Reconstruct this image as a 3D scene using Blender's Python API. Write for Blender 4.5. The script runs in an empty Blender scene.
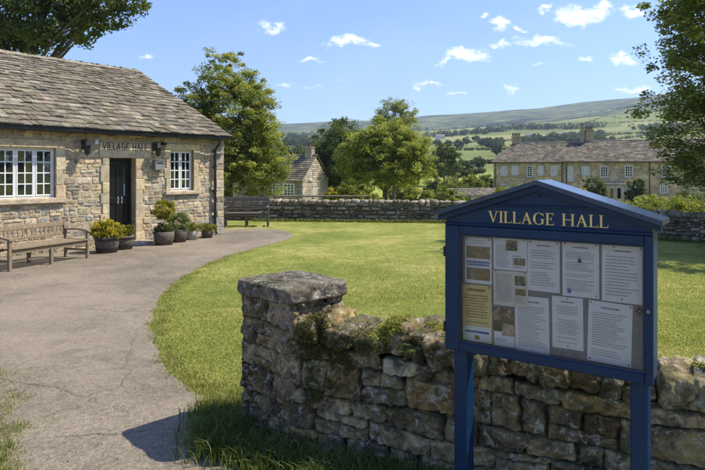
import bpy, math, random
import numpy as np
from mathutils import Vector, Matrix, noise as mnoise
R = math.radians
rng = np.random.default_rng(7); random.seed(7)
sc = bpy.context.scene
col = sc.collection
F = 600.0; CX = 352.5; HY = 170.0; H = 1.7      # photo focal length in px, horizon row, eye height

# ------------------------------------------------------------------ helpers
def g(px, py):                                   # photo pixel -> point on level ground
    Z = F*H/(py-HY); return ((px-CX)/F*Z, Z)

def tag(o, label=None, cat=None, group=None, kind=None):
    if label: o['label'] = label
    if cat: o['category'] = cat
    if group: o['group'] = group
    if kind: o['kind'] = kind
    return o

def empty(name, label, cat, loc=(0,0,0), rz=0, group=None):
    o = bpy.data.objects.new(name, None); col.objects.link(o)
    o.location = loc; o.rotation_euler = (0,0,rz); o.empty_display_size = .2
    return tag(o, label, cat, group)

class MB:
    def __init__(s): s.v=[]; s.f=[]; s.c=[]; s.n=0; s.m=[]
    def add(s, verts, faces, c=(1,1,1), mi=0):
        verts = np.asarray(verts, float).reshape(-1,3); k=len(verts)
        s.v.append(verts)
        c = np.asarray(c, float)
        s.c.append(np.tile(c,(k,1)) if c.ndim==1 else c)
        for q in faces: s.f.append([i+s.n for i in q]); s.m.append(mi)
        s.n += k
    def box(s, x0,x1,y0,y1,z0,z1, c=(1,1,1), bev=0.0, M=None, mi=0):
        if bev<=0:
            v=[(x0,y0,z0),(x1,y0,z0),(x1,y1,z0),(x0,y1,z0),(x0,y0,z1),(x1,y0,z1),(x1,y1,z1),(x0,y1,z1)]
            f=[(0,3,2,1),(4,5,6,7),(0,1,5,4),(1,2,6,5),(2,3,7,6),(3,0,4,7)]
        else:
            b=bev; v=[]; X=(x0,x1);Y=(y0,y1);Z=(z0,z1); idx={}
            for i in (0,1):
                for j in (0,1):
                    for k in (0,1):
                        sx=1 if i==0 else -1; sy=1 if j==0 else -1; sz=1 if k==0 else -1
                        idx[i,j,k]=len(v)
                        v += [(X[i],Y[j]+sy*b,Z[k]+sz*b),(X[i]+sx*b,Y[j],Z[k]+sz*b),(X[i]+sx*b,Y[j]+sy*b,Z[k])]
            f=[]
            def I(i,j,k,a): return idx[i,j,k]+a
            f.append([I(0,0,0,0),I(0,0,1,0),I(0,1,1,0),I(0,1,0,0)]); f.append([I(1,0,0,0),I(1,1,0,0),I(1,1,1,0),I(1,0,1,0)])
            f.append([I(0,0,0,1),I(1,0,0,1),I(1,0,1,1),I(0,0,1,1)]); f.append([I(0,1,0,1),I(0,1,1,1),I(1,1,1,1),I(1,1,0,1)])
            f.append([I(0,0,0,2),I(0,1,0,2),I(1,1,0,2),I(1,0,0,2)]); f.append([I(0,0,1,2),I(1,0,1,2),I(1,1,1,2),I(0,1,1,2)])
            for j in (0,1):
                for k in (0,1): f.append([I(0,j,k,1),I(1,j,k,1),I(1,j,k,2),I(0,j,k,2)])
            for i in (0,1):
                for k in (0,1): f.append([I(i,0,k,0),I(i,1,k,0),I(i,1,k,2),I(i,0,k,2)])
            for i in (0,1):
                for j in (0,1): f.append([I(i,j,0,0),I(i,j,1,0),I(i,j,1,1),I(i,j,0,1)])
            for i in (0,1):
                for j in (0,1):
                    for k in (0,1): f.append([I(i,j,k,0),I(i,j,k,1),I(i,j,k,2)])
        if M is not None: v=[tuple(M@Vector(p)) for p in v]
        s.add(v,f,c,mi)
    def tube(s, pts, rad, n=8, c=(1,1,1), cap=True):
        pts=[Vector(p) for p in pts]; m=len(pts)
        if not hasattr(rad,'__len__'): rad=[rad]*m
        v=[]; f=[]
        up=Vector((0.13,0.21,1)).normalized()
        for i,p in enumerate(pts):
            d=(pts[min(i+1,m-1)]-pts[max(i-1,0)]).normalized()
            a=d.cross(up)
            if a.length<.05: a=d.cross(Vector((1,0,0)))
            a.normalize(); b=d.cross(a)
            for k in range(n):
                t=2*math.pi*k/n; v.append(p+(a*math.cos(t)+b*math.sin(t))*rad[i])
        for i in range(m-1):
            for k in range(n):
                f.append((i*n+k,i*n+(k+1)%n,(i+1)*n+(k+1)%n,(i+1)*n+k))
        if cap: f.append(tuple(range(n))[::-1]); f.append(tuple((m-1)*n+k for k in range(n)))
        s.add(v,f,c)
    def lathe(s, prof, n=20, c=(1,1,1), o=(0,0,0)):
        v=[];f=[]
        for r,z in prof:
            for k in range(n):
                t=2*math.pi*k/n; v.append((o[0]+r*math.cos(t),o[1]+r*math.sin(t),o[2]+z))
        for i in range(len(prof)-1):
            for k in range(n): f.append((i*n+k,i*n+(k+1)%n,(i+1)*n+(k+1)%n,(i+1)*n+k))
        f.append(tuple(range(n))[::-1]); f.append(tuple((len(prof)-1)*n+k for k in range(n)))
        s.add(v,f,c)
    def build(s, name, mat, parent=None, smooth=False):
        me=bpy.data.meshes.new(name)
        me.from_pydata(np.concatenate(s.v).tolist(), [], s.f)
        a=me.color_attributes.new('Col','FLOAT_COLOR','POINT')
        cc=np.concatenate(s.c); cc=np.hstack([cc,np.ones((len(cc),1))]).astype(np.float32)
        a.data.foreach_set('color', cc.ravel())
        for m in (mat if isinstance(mat,(list,tuple)) else [mat]): me.materials.append(m)
        if isinstance(mat,(list,tuple)): me.polygons.foreach_set('material_index', s.m)
        if smooth: me.polygons.foreach_set('use_smooth',[True]*len(me.polygons))
        me.update()
        o=bpy.data.objects.new(name, me); col.objects.link(o)
        if parent: o.parent=parent
        return o

def fast_mesh(name, V, nper, C, mat, parent=None):   # V (N,nper,3), C (N,3): N separate polygons
    N=len(V); me=bpy.data.meshes.new(name)
    if nper==5:                                      # a bent blade: a quad and a triangle over 5 vertices
        me.vertices.add(N*5); me.vertices.foreach_set('co', V.astype(np.float32).ravel())
        idx=(np.arange(N,dtype=np.int32)*5)[:,None]+np.array([0,1,2,4,4,2,3],dtype=np.int32)
        me.loops.add(N*7); me.loops.foreach_set('vertex_index', idx.ravel()); me.polygons.add(2*N)
        st=((np.arange(N,dtype=np.int32)*7)[:,None]+np.array([0,4],dtype=np.int32)).ravel(); me.polygons.foreach_set('loop_start',st)
        me.polygons.foreach_set('loop_total',np.tile(np.array([4,3],dtype=np.int32),N)); me.update(calc_edges=True)
        a=me.color_attributes.new('Col','FLOAT_COLOR','POINT'); a.data.foreach_set('color',np.repeat(np.hstack([C,np.ones((N,1))]),5,axis=0).astype(np.float32).ravel())
        me.materials.append(mat); o=bpy.data.objects.new(name,me); col.objects.link(o)
        if parent: o.parent=parent
        return o
    me.vertices.add(N*nper); me.vertices.foreach_set('co', V.astype(np.float32).ravel())
    me.loops.add(N*nper); me.loops.foreach_set('vertex_index', np.arange(N*nper,dtype=np.int32))
    me.polygons.add(N); me.polygons.foreach_set('loop_start', np.arange(0,N*nper,nper,dtype=np.int32))
    me.polygons.foreach_set('loop_total', np.full(N,nper,dtype=np.int32))
    me.update(calc_edges=True); me.validate()
    a=me.color_attributes.new('Col','FLOAT_COLOR','POINT')
    cc=np.repeat(np.hstack([C,np.ones((N,1))]),nper,axis=0).astype(np.float32)
    a.data.foreach_set('color',cc.ravel())
    me.materials.append(mat)
    o=bpy.data.objects.new(name,me); col.objects.link(o)
    if parent: o.parent=parent
    return o

def copy_tree(o, parent=None, loc=None, rz=None, scale=None, label=None, group=None):
    c=o.copy(); col.objects.link(c)
    if parent: c.parent=parent
    if loc is not None: c.location=loc
    if rz is not None: c.rotation_euler=(0,0,rz)
    if scale is not None: c.scale=scale
    if label: c['label']=label
    if group: c['group']=group
    for ch in list(o.children): copy_tree(ch,c)
    return c

class Frame:                                     # local x along, y into, z up
    def __init__(s, ox, oy, dx, dy):
        L=math.hypot(dx,dy); s.dx=dx/L; s.dy=dy/L; s.ox=ox; s.oy=oy; s.rz=math.atan2(dy,dx)
    def world(s,x,y): return (s.ox+x*s.dx-y*s.dy, s.oy+x*s.dy+y*s.dx)
    def local(s,X,Y): a=X-s.ox; b=Y-s.oy; return (a*s.dx+b*s.dy, -a*s.dy+b*s.dx)
    def pix(s,px,py,y=0.0):                      # photo pixel -> (x,z) on local plane y
        r=(px-CX)/F; ox,oy=s.ox-y*s.dy, s.oy+y*s.dx
        t=(r*oy-ox)/(s.dx-r*s.dy); Z=oy+t*s.dy
        return t, H+(HY-py)/F*Z

# ------------------------------------------------------------------ materials
def newmat(name):
    m=bpy.data.materials.new(name); m.use_nodes=True; nt=m.node_tree
    return m, nt, nt.nodes['Principled BSDF']
def N(nt,t,**k):
    n=nt.nodes.new(t)
    for a,b in k.items():
        if a.startswith('i_'): 
            key=a[2:]; key=int(key) if key.isdigit() else key.replace('_',' ')
            n.inputs[key].default_value=b
        else: setattr(n,a,b)
    return n
def L(nt,a,b): nt.links.new(a,b)
def noise_(nt, scale, detail=4, rough=.6, vec=None, dist=0):
    n=N(nt,'ShaderNodeTexNoise'); n.inputs['Scale'].default_value=scale; n.inputs['Detail'].default_value=detail
    n.inputs['Roughness'].default_value=rough; n.inputs['Distortion'].default_value=dist
    if vec is not None: L(nt,vec,n.inputs['Vector'])
    return n.outputs['Fac']
def ramp(nt, fac, stops):
    r=N(nt,'ShaderNodeValToRGB'); e=r.color_ramp.elements
    while len(e)<len(stops): e.new(.5)
    for i,(p,c) in enumerate(stops):
        e[i].position=p; e[i].color=(c if hasattr(c,'__len__') else (c,c,c))[:3]+((1,) if True else ())
    L(nt,fac,r.inputs[0]); return r.outputs[0]
def mix(nt, fac, a, b, mode='MIX'):
    m=N(nt,'ShaderNodeMix',data_type='RGBA',blend_type=mode)
    if isinstance(fac,(int,float)): m.inputs[0].default_value=fac
    else: L(nt,fac,m.inputs[0])
    for i,x in ((6,a),(7,b)):
        if hasattr(x,'is_output') or hasattr(x,'links'): L(nt,x,m.inputs[i])
        else: m.inputs[i].default_value=tuple(x)[:3]+(1,)
    return m.outputs[2]
def bump(nt, bsdf, h, strength=.5, dist=.01):
    b=N(nt,'ShaderNodeBump'); b.inputs['Strength'].default_value=strength; b.inputs['Distance'].default_value=dist
    L(nt,h,b.inputs['Height']); L(nt,b.outputs[0],bsdf.inputs['Normal'])
def pos(nt): return N(nt,'ShaderNodeNewGeometry').outputs['Position']
def mth(nt,op,a,b=None,clamp=False):
    m=N(nt,'ShaderNodeMath',operation=op,use_clamp=clamp)
    for i,x in enumerate((a,b)):
        if x is None: continue
        if isinstance(x,(int,float)): m.inputs[i].default_value=x
        else: L(nt,x,m.inputs[i])
    return m.outputs[0]

def m_plain(name, c, rough=.6, spec=.5, metal=0, var=.25, vs=8, bmp=0, bs=60):
    m,nt,b=newmat(name); p=pos(nt)
    n=noise_(nt,vs,5,.65,p)
    a=N(nt,'ShaderNodeVertexColor',layer_name='Col').outputs[0]
    lo=tuple(x*(1-var) for x in c); hi=tuple(min(1,x*(1+var)) for x in c)
    L(nt,mix(nt,1,ramp(nt,n,[(.3,lo),(.7,hi)]),a,'MULTIPLY'),b.inputs['Base Color'])
    b.inputs['Roughness'].default_value=rough; b.inputs['Metallic'].default_value=metal
    b.inputs['Specular IOR Level'].default_value=spec
    if bmp: bump(nt,b,noise_(nt,bs,4,.6,p),bmp,.004)
    return m

def m_stone(name, mottle=12, lichen=0.0, moss=0.0, dark=.5, bs=40, bstr=.6, bdist=.008, ochre=0.0, darkcut=.46, weather=False):
    m,nt,b=newmat(name); p=pos(nt)
    a=N(nt,'ShaderNodeVertexColor',layer_name='Col').outputs[0]
    n1=noise_(nt,mottle,8,.7,p); n2=noise_(nt,mottle*4.5,6,.7,p)
    c=mix(nt,1,a,ramp(nt,n1,[(.32,dark),(.5,1.0),(.68,(1.5,1.42,1.28))]),'MULTIPLY')
    c=mix(nt,1,c,ramp(nt,n2,[(.3,.7),(.7,1.25)]),'MULTIPLY')
    if ochre:
        o=noise_(nt,mottle*1.3,7,.75,N(nt,'ShaderNodeVectorMath',operation='ADD',i_1=(3,7,1)).outputs[0]) if False else noise_(nt,mottle*1.7,8,.8,p,1.5)
        c=mix(nt,mth(nt,'MULTIPLY',ramp(nt,o,[(.52,0.),(.6,1.)]),ochre),c,(.36,.24,.08))
    if dark<.6:
        d=noise_(nt,mottle*.6,8,.75,p,.8)
        c=mix(nt,mth(nt,'MULTIPLY',ramp(nt,d,[(.38,1.),(darkcut,0.)]),.75),c,(.025,.022,.018))
    if weather:
        wn=noise_(nt,3.2,7,.7,p,.9); c=mix(nt,1,c,ramp(nt,wn,[(.36,(.30,.28,.24)),(.50,(.85,.83,.80)),(.62,(1.2,1.18,1.1))]),'MULTIPLY')
    if lichen:
        v=N(nt,'ShaderNodeMapping'); L(nt,p,v.inputs[0]); v.inputs['Location'].default_value=(5.3,2.1,9.7)
        l=noise_(nt,mottle*1.6,9,.8,v.outputs[0],.6)
        c=mix(nt,mth(nt,'MULTIPLY',ramp(nt,l,[(.54,0.),(.59,1.)]),lichen),c,(.56,.53,.44))
    if moss:
        v=N(nt,'ShaderNodeMapping'); L(nt,p,v.inputs[0]); v.inputs['Location'].default_value=(1.3,8.1,3.7)
        l=noise_(nt,3.5,7,.75,v.outputs[0],.4)
        sz=N(nt,'ShaderNodeSeparateXYZ'); L(nt,N(nt,'ShaderNodeNewGeometry').outputs['Normal'],sz.inputs[0])
        up=mth(nt,'MULTIPLY',mth(nt,'ADD',sz.outputs[2],.15),.13)
        f=ramp(nt,mth(nt,'ADD',l,up),[(.60,0.),(.68,1.)])
        c=mix(nt,mth(nt,'MULTIPLY',f,moss),c,(.10,.10,.02))
    L(nt,c,b.inputs['Base Color']); b.inputs['Roughness'].default_value=.9; b.inputs['Specular IOR Level'].default_value=.25
    hh=mth(nt,'ADD',noise_(nt,bs,8,.7,p),mth(nt,'MULTIPLY',noise_(nt,bs*3.7,6,.7,p),.45)); vv=N(nt,'ShaderNodeTexVoronoi'); vv.inputs['Scale'].default_value=bs*.9; L(nt,p,vv.inputs['Vector']); hh=mth(nt,'ADD',hh,mth(nt,'MULTIPLY',vv.outputs['Distance'],.5))
    bump(nt,b,hh,bstr,bdist)
    return m

def m_leaf(name, trans=.45):
    m,nt,b=newmat(name); a=N(nt,'ShaderNodeVertexColor',layer_name='Col').outputs[0]
    L(nt,a,b.inputs['Base Color']); b.inputs['Roughness'].default_value=.55; b.inputs['Specular IOR Level'].default_value=.3
    t=N(nt,'ShaderNodeBsdfTranslucent'); L(nt,mix(nt,1,a,(1.5,1.45,.7),'MULTIPLY'),t.inputs[0])
    s=N(nt,'ShaderNodeMixShader'); s.inputs[0].default_value=trans
    L(nt,b.outputs[0],s.inputs[1]); L(nt,t.outputs[0],s.inputs[2])
    L(nt,s.outputs[0],nt.nodes['Material Output'].inputs[0]); return m

M_hall=m_stone('hall_stone',11,lichen=.2,dark=.55,bs=30,bstr=.9,bdist=.012,ochre=.2,darkcut=.42)
M_dress=m_stone('dressed_stone',6,lichen=.12,dark=.7,bs=40,bstr=.35,bdist=.005)
M_mortar=m_stone('mortar',14,dark=.7,bs=60,bstr=.6,bdist=.006)
M_dry=m_stone('dry_wall_stone',10,lichen=.85,moss=.6,dark=.36,bs=34,bstr=1.0,bdist=.02,ochre=.7,darkcut=.53,weather=True)
M_pier=m_stone('pier_stone',12,lichen=.8,moss=.3,dark=.36,bs=38,bstr=1.0,bdist=.02,ochre=.7,darkcut=.53,weather=True)
M_far=m_stone('boundary_stone',5,lichen=.4,moss=.5,dark=.5,bs=20,bstr=.8,bdist=.02,ochre=.2)
M_slate=m_stone('roof_slate',5,lichen=.28,moss=.25,dark=.65,bs=26,bstr=.6,bdist=.008)
M_farslate=m_stone('far_roof_slate',1.5,lichen=.2,moss=.25,dark=.55,bs=6,bstr=.5,bdist=.03)
M_house=m_stone('terrace_stone',.9,lichen=.25,dark=.62,bs=6,bstr=.6,bdist=.03)
M_leaf=m_leaf('leaf'); M_grass=m_leaf('grass_blade',.35); M_mossl=m_leaf('moss_tuft',.2)
M_bark=m_stone('bark',6,lichen=.15,dark=.6,bs=25,bstr=.9,bdist=.02)
M_white=m_plain('white_paint',(.72,.72,.70),.35,var=.06)
M_black=m_plain('black_iron',(.012,.012,.013),.35,var=.2)
M_door=m_plain('black_door_paint',(.009,.010,.012),.28,var=.2)
M_wood=m_plain('weathered_teak',(.22,.17,.105),.8,.2,var=.35,vs=25,bmp=.5,bs=90)
M_oldwood=m_plain('old_fence_wood',(.16,.14,.12),.85,.2,var=.35,vs=12,bmp=.5)
M_darkwood=m_plain('dark_bench_wood',(.10,.09,.08),.7,.3,var=.3,vs=25,bmp=.4)
M_barrel=m_plain('barrel_wood',(.10,.08,.06),.75,.3,var=.4,vs=14,bmp=.5)
M_pot=m_plain('clay_pot',(.085,.07,.055),.75,.3,var=.35,vs=14,bmp=.4)
M_soil=m_plain('soil',(.03,.022,.015),.95,.1,var=.4,vs=40)
M_gold=m_plain('cream_gold_lettering',(.82,.60,.20),.5,var=.05)
M_ink=m_plain('dark_lettering',(.035,.03,.025),.8,var=.2)
M_paper=m_plain('paper',(.86,.85,.83),.75,.3,var=.03)
M_grey=m_plain('grey_metal',(.20,.20,.20),.45,var=.15)

def m_blue():
    m,nt,b=newmat('navy_paint'); p=pos(nt)
    n=noise_(nt,5,6,.7,p)
    pc=ramp(nt,n,[(.3,(.0022,.020,.060)),(.6,(.003,.028,.084)),(.8,(.006,.040,.11))])
    w=noise_(nt,55,9,.8,p,.5); pc=mix(nt,ramp(nt,w,[(.66,0.),(.70,.7)]),pc,(.10,.13,.17)); w2=noise_(nt,7,7,.75,p,.8); pc=mix(nt,ramp(nt,w2,[(.52,0.),(.7,.35)]),pc,(.03,.05,.07)); L(nt,pc,b.inputs['Base Color'])
    b.inputs['Specular IOR Level'].default_value=.32; r=ramp(nt,noise_(nt,40,5,.7,p),[(.3,.28),(.7,.5)]); L(nt,r,b.inputs['Roughness'])
    s=N(nt,'ShaderNodeMapping'); L(nt,p,s.inputs[0]); s.inputs['Scale'].default_value=(9,9,60)
    bump(nt,b,mth(nt,'ADD',noise_(nt,1,5,.6,s.outputs[0]),mth(nt,'MULTIPLY',noise_(nt,160,4,.6,p),.6)),.22,.003)
    return m
M_blue=m_blue()
M_bluetop=m_blue(); M_bluetop.name='navy_roof_paint'
_b=M_bluetop.node_tree.nodes['Principled BSDF']; _b.inputs['Coat Weight'].default_value=.8; _b.inputs['Coat Roughness'].default_value=.22
def m_felt():
    m,nt,b=newmat('grey_pinboard_felt'); p=pos(nt)
    L(nt,ramp(nt,noise_(nt,30,6,.7,p),[(.3,(.17,.18,.175)),(.7,(.27,.285,.275))]),b.inputs['Base Color'])
    b.inputs['Roughness'].default_value=.95; bump(nt,b,noise_(nt,700,3,.6,p),.4,.001); return m
M_felt=m_felt()
def m_pane(name, refl=.09, rough=.02, tint=(.98,.985,.98)):
    m,nt,b=newmat(name); nt.nodes.remove(b)
    t=N(nt,'ShaderNodeBsdfTransparent'); t.inputs[0].default_value=tint+(1,)
    gl=N(nt,'ShaderNodeBsdfGlossy'); gl.inputs['Roughness'].default_value=rough
    fr=N(nt,'ShaderNodeFresnel'); fr.inputs[0].default_value=1.5
    s=N(nt,'ShaderNodeMixShader'); L(nt,fr.outputs[0],s.inputs[0]); L(nt,t.outputs[0],s.inputs[1]); L(nt,gl.outputs[0],s.inputs[2])
    L(nt,s.outputs[0],nt.nodes['Material Output'].inputs[0]); return m
M_pane=m_pane('display_glass')
def m_winglass():
    m,nt,b=newmat('window_glass'); b.inputs['Base Color'].default_value=(.012,.014,.013,1)
    b.inputs['Roughness'].default_value=.03; b.inputs['IOR'].default_value=1.9
    bump(nt,b,noise_(nt,2.2,2,.5,pos(nt)),.25,.01); return m
M_glass=m_winglass()

# ground materials
def m_lawn():
    m,nt,b=newmat('lawn_grass'); p=pos(nt)
    c=ramp(nt,mth(nt,'ADD',mth(nt,'MULTIPLY',noise_(nt,.55,3,.5,p),.5),mth(nt,'MULTIPLY',noise_(nt,3.1,6,.7,p),.5)),[(.38,(.155,.19,.038)),(.5,(.24,.26,.055)),(.6,(.37,.34,.11))])
    c=mix(nt,1,c,ramp(nt,noise_(nt,14,6,.7,p),[(.3,.72),(.7,1.25)]),'MULTIPLY')
    c=mix(nt,1,c,ramp(nt,noise_(nt,90,4,.7,p),[(.3,.6),(.7,1.35)]),'MULTIPLY')
    L(nt,c,b.inputs['Base Color']); b.inputs['Roughness'].default_value=.95; b.inputs['Specular IOR Level'].default_value=.1
    bump(nt,b,mth(nt,'ADD',noise_(nt,60,5,.7,p),noise_(nt,9,4,.6,p)),.8,.03); return m
def m_terrain():
    m,nt,b=newmat('valley_fields'); p=pos(nt)
    sp=N(nt,'ShaderNodeSeparateXYZ'); L(nt,p,sp.inputs[0])
    comb=N(nt,'ShaderNodeCombineXYZ'); L(nt,sp.outputs[0],comb.inputs[0]); L(nt,sp.outputs[1],comb.inputs[1])
    ln=N(nt,'ShaderNodeVectorMath',operation='LENGTH'); L(nt,comb.outputs[0],ln.inputs[0]); D=ln.outputs['Value']
    mp=N(nt,'ShaderNodeMapping'); L(nt,comb.outputs[0],mp.inputs[0]); mp.inputs['Rotation'].default_value=(0,0,.25); mp.inputs['Scale'].default_value=(1/140,1/110,1)
    vo=N(nt,'ShaderNodeTexVoronoi',distance='CHEBYCHEV'); vo.inputs['Scale'].default_value=1; vo.inputs['Randomness'].default_value=.8; L(nt,mp.outputs[0],vo.inputs['Vector'])
    sc_=N(nt,'ShaderNodeSeparateColor'); L(nt,vo.outputs['Color'],sc_.inputs[0])
    fld=ramp(nt,sc_.outputs[0],[(0.,(.12,.155,.04)),(.35,(.18,.205,.055)),(.6,(.27,.265,.10)),(.85,(.14,.17,.045)),(1.,(.31,.28,.14))])
    near=ramp(nt,noise_(nt,.12,6,.65,p),[(.3,(.18,.22,.035)),(.5,(.28,.30,.05)),(.7,(.38,.36,.10))])
    moor=ramp(nt,noise_(nt,.0035,9,.68,p,.8),[(.36,(.035,.05,.03)),(.46,(.11,.15,.045)),(.54,(.21,.24,.08)),(.62,(.08,.115,.04)),(.72,(.20,.22,.07))])
    moor=mix(nt,1,moor,ramp(nt,noise_(nt,.03,6,.7,p),[(.35,.4),(.65,1.0)]),'MULTIPLY'); moor=mix(nt,1,moor,ramp(nt,noise_(nt,.009,7,.7,p,1.2),[(.42,.45),(.52,1.),(.7,1.15)]),'MULTIPLY')
    fld=mix(nt,1,fld,ramp(nt,noise_(nt,.05,6,.7,p),[(.3,.75),(.7,1.2)]),'MULTIPLY')
    wob=mth(nt,'ADD',D,mth(nt,'MULTIPLY',mth(nt,'SUBTRACT',noise_(nt,.004,4,.6,p),.5),900))
    c=mix(nt,ramp(nt,mth(nt,'DIVIDE',D,400),[(.3,0.),(.5,1.)]),near,fld)
    c=mix(nt,ramp(nt,mth(nt,'DIVIDE',wob,2000),[(.62,0.),(.68,1.)]),c,moor)
    c=mix(nt,1,c,ramp(nt,noise_(nt,3,6,.7,p),[(.3,.8),(.7,1.2)]),'MULTIPLY')
    L(nt,c,b.inputs['Base Color']); b.inputs['Roughness'].default_value=.95; b.inputs['Specular IOR Level'].default_value=.1
    bump(nt,b,noise_(nt,8,5,.7,p),.6,.08); return m
def m_path():
    m,nt,b=newmat('worn_tarmac'); p=pos(nt)
    c=ramp(nt,noise_(nt,.9,7,.7,p),[(.3,(.145,.120,.086)),(.5,(.205,.170,.122)),(.7,(.27,.226,.162))])
    v=N(nt,'ShaderNodeTexVoronoi'); v.inputs['Scale'].default_value=190; L(nt,p,v.inputs['Vector'])
    s_=N(nt,'ShaderNodeSeparateColor'); L(nt,v.outputs['Color'],s_.inputs[0])
    c=mix(nt,1,c,ramp(nt,s_.outputs[0],[(0.,.70),(.5,1.),(.9,1.18),(1.,1.7)]),'MULTIPLY')
    c=mix(nt,1,c,ramp(nt,noise_(nt,22,7,.75,p),[(.33,.62),(.5,1.),(.7,1.25)]),'MULTIPLY')
    # dirt / moss staining
    st=noise_(nt,2.3,8,.75,p,.7)
    c=mix(nt,mth(nt,'MULTIPLY',ramp(nt,st,[(.56,0.),(.66,1.)]),.5),c,(.10,.095,.05))
    cr=N(nt,'ShaderNodeTexVoronoi',feature='DISTANCE_TO_EDGE'); cr.inputs['Scale'].default_value=.33
    dv=N(nt,'ShaderNodeVectorMath',operation='ADD'); L(nt,p,dv.inputs[0])
    nn=N(nt,'ShaderNodeTexNoise'); nn.inputs['Scale'].default_value=2.5; nn.inputs['Detail'].default_value=6; L(nt,p,nn.inputs['Vector'])
    sv=N(nt,'ShaderNodeVectorMath',operation='SCALE'); sv.inputs['Scale'].default_value=.35; L(nt,nn.outputs['Color'],sv.inputs[0]); L(nt,sv.outputs[0],dv.inputs[1]); L(nt,dv.outputs[0],cr.inputs['Vector'])
    crk=ramp(nt,cr.outputs['Distance'],[(.0,1.),(.005,0.)])
    c=mix(nt,mth(nt,'MULTIPLY',crk,ramp(nt,noise_(nt,.5,3,.5,p),[(.5,0.),(.6,.7)])),c,(.06,.055,.03))
    sx=N(nt,'ShaderNodeSeparateXYZ'); L(nt,p,sx.inputs[0])
    ln_=mth(nt,'SUBTRACT',mth(nt,'SUBTRACT',sx.outputs[1],mth(nt,'MULTIPLY',sx.outputs[0],.19)),4.15)
    ln_=mth(nt,'ABSOLUTE',mth(nt,'ADD',ln_,mth(nt,'MULTIPLY',mth(nt,'SUBTRACT',noise_(nt,3.5,6,.65,p),.5),.14)))
    jt=ramp(nt,ln_,[(.003,1.),(.012,0.)])
    c=mix(nt,mth(nt,'MULTIPLY',jt,ramp(nt,noise_(nt,3,3,.6,p),[(.42,.1),(.55,.9)])),c,(.045,.045,.02))
    pt=noise_(nt,.45,5,.6,p,.5); c=mix(nt,ramp(nt,pt,[(.42,0.),(.6,.5)]),c,(.31,.255,.18)); c=mix(nt,mth(nt,'MULTIPLY',ramp(nt,noise_(nt,1.7,9,.78,p,1.0),[(.36,1.),(.46,0.)]),.45),c,(.095,.078,.052)); c=mix(nt,1,c,ramp(nt,noise_(nt,70,3,.6,p),[(.3,.75),(.7,1.25)]),'MULTIPLY')
    L(nt,c,b.inputs['Base Color']); b.inputs['Roughness'].default_value=.9; b.inputs['Specular IOR Level'].default_value=.25
    hh=mth(nt,'SUBTRACT',mth(nt,'ADD',mth(nt,'MULTIPLY',v.outputs['Distance'],-.6),mth(nt,'ADD',noise_(nt,40,6,.7,p),noise_(nt,5,4,.6,p))),crk)
    bump(nt,b,hh,.7,.008); return m
M_lawn=m_lawn(); M_terr=m_terrain(); M_path=m_path()

# ------------------------------------------------------------------ terrain
PR=[(0,0),(45,-2.4),(95,-2.5),(150,-.5),(220,2.5),(350,10),(600,27),(900,48),(1300,80),(1800,128),(2300,190),(2700,205),(3600,150)]
def ridge_factor(az):                            # az: tan of bearing right of +Y, clamped
    return 1+ .68*max(-.9,min(1.3,az))
def smooth(a,b,x):
    t=max(0,min(1,(x-a)/(b-a))); return t*t*(3-2*t)
def terr(x,y):
    D=math.hypot(x,y)
    d=y+.9*max(0,x-3)
    if y<0: return 0 if D<150 else (D-150)*.01
    near=-2.4*smooth(21.5,46,d)
    zz=np.interp(D,[p[0] for p in PR],[p[1] for p in PR])
    if D<95: far=-2.45
    else: far=zz
    az=x/max(y,1e-3) if y>0 else 1.3*(1 if x>0 else -1)
    k=1+(ridge_factor(az)-1)*smooth(150,1200,D)
    if far>0: far*=k
    w=smooth(60,110,D)
    z=near*(1-w)+far*w
    if D>250: z+= mnoise.fractal(Vector((x*.0022,y*.0022,3.1)),1,2,5)*14*smooth(250,1400,D)
    back=smooth(0,60,y)
    return z*back if y<60 else z
def at(px, Z, dz=0.0):
    X=(px-CX)/F*Z; return (X,Z,terr(X,Z)+dz)

radii=[0,1.5,3,5,7,9,11,13,15,17,19,21,23,25,28,31,35,40,45,52,60,70,80,95,110,130,150,175,200,230,270,320,380,450,530,620,720,830,950,1080,1220,1380,1550,1700,1850,2000,2150,2300,2450,2600,2800,3100,3600]
nA=288; V=[];Fc=[]
for i,r in enumerate(radii):
    for k in range(nA):
        a=2*math.pi*k/nA; x=r*math.cos(a); y=r*math.sin(a)
        V.append((x,y,terr(x,y)-.006))
for i in range(len(radii)-1):
    for k in range(nA): Fc.append((i*nA+k,(i+1)*nA+k,(i+1)*nA+(k+1)%nA,i*nA+(k+1)%nA))
mb=MB(); mb.add(V,Fc); tag(mb.build('terrain',M_terr,smooth=True),kind='structure')

# unseen tarmac added behind the camera so less green light bounces onto the notices
mb=MB(); mb.add([(-14,1.0,.009),(-14,-9,.009),(14,-9,.009),(14,-.6,.009),(1.6,.2,.009),(.3,.9,.009)],[(0,1,2,3,4,5)]); tag(mb.build('unseen_tarmac',M_path),kind='structure')
# boundary wall line (ground coordinates)
BW=[(-9.5,20.6),(-3.2,20.2),(3.2,19.5),(5.6,17.0),(8.2,14.2),(12.5,10.6)]
# lawn sheet
mb=MB(); lp=[(-9.4,20.5),(-3.2,20.1),(3.2,19.4),(5.6,16.9),(8.1,14.1),(12.4,10.5),(12.4,-3),(-12,-3)]
mb.add([(x,y,0) for x,y in lp],[tuple(range(len(lp)))[::-1]])
o=mb.build('lawn_ground',M_lawn); tag(o,kind='structure')

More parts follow.
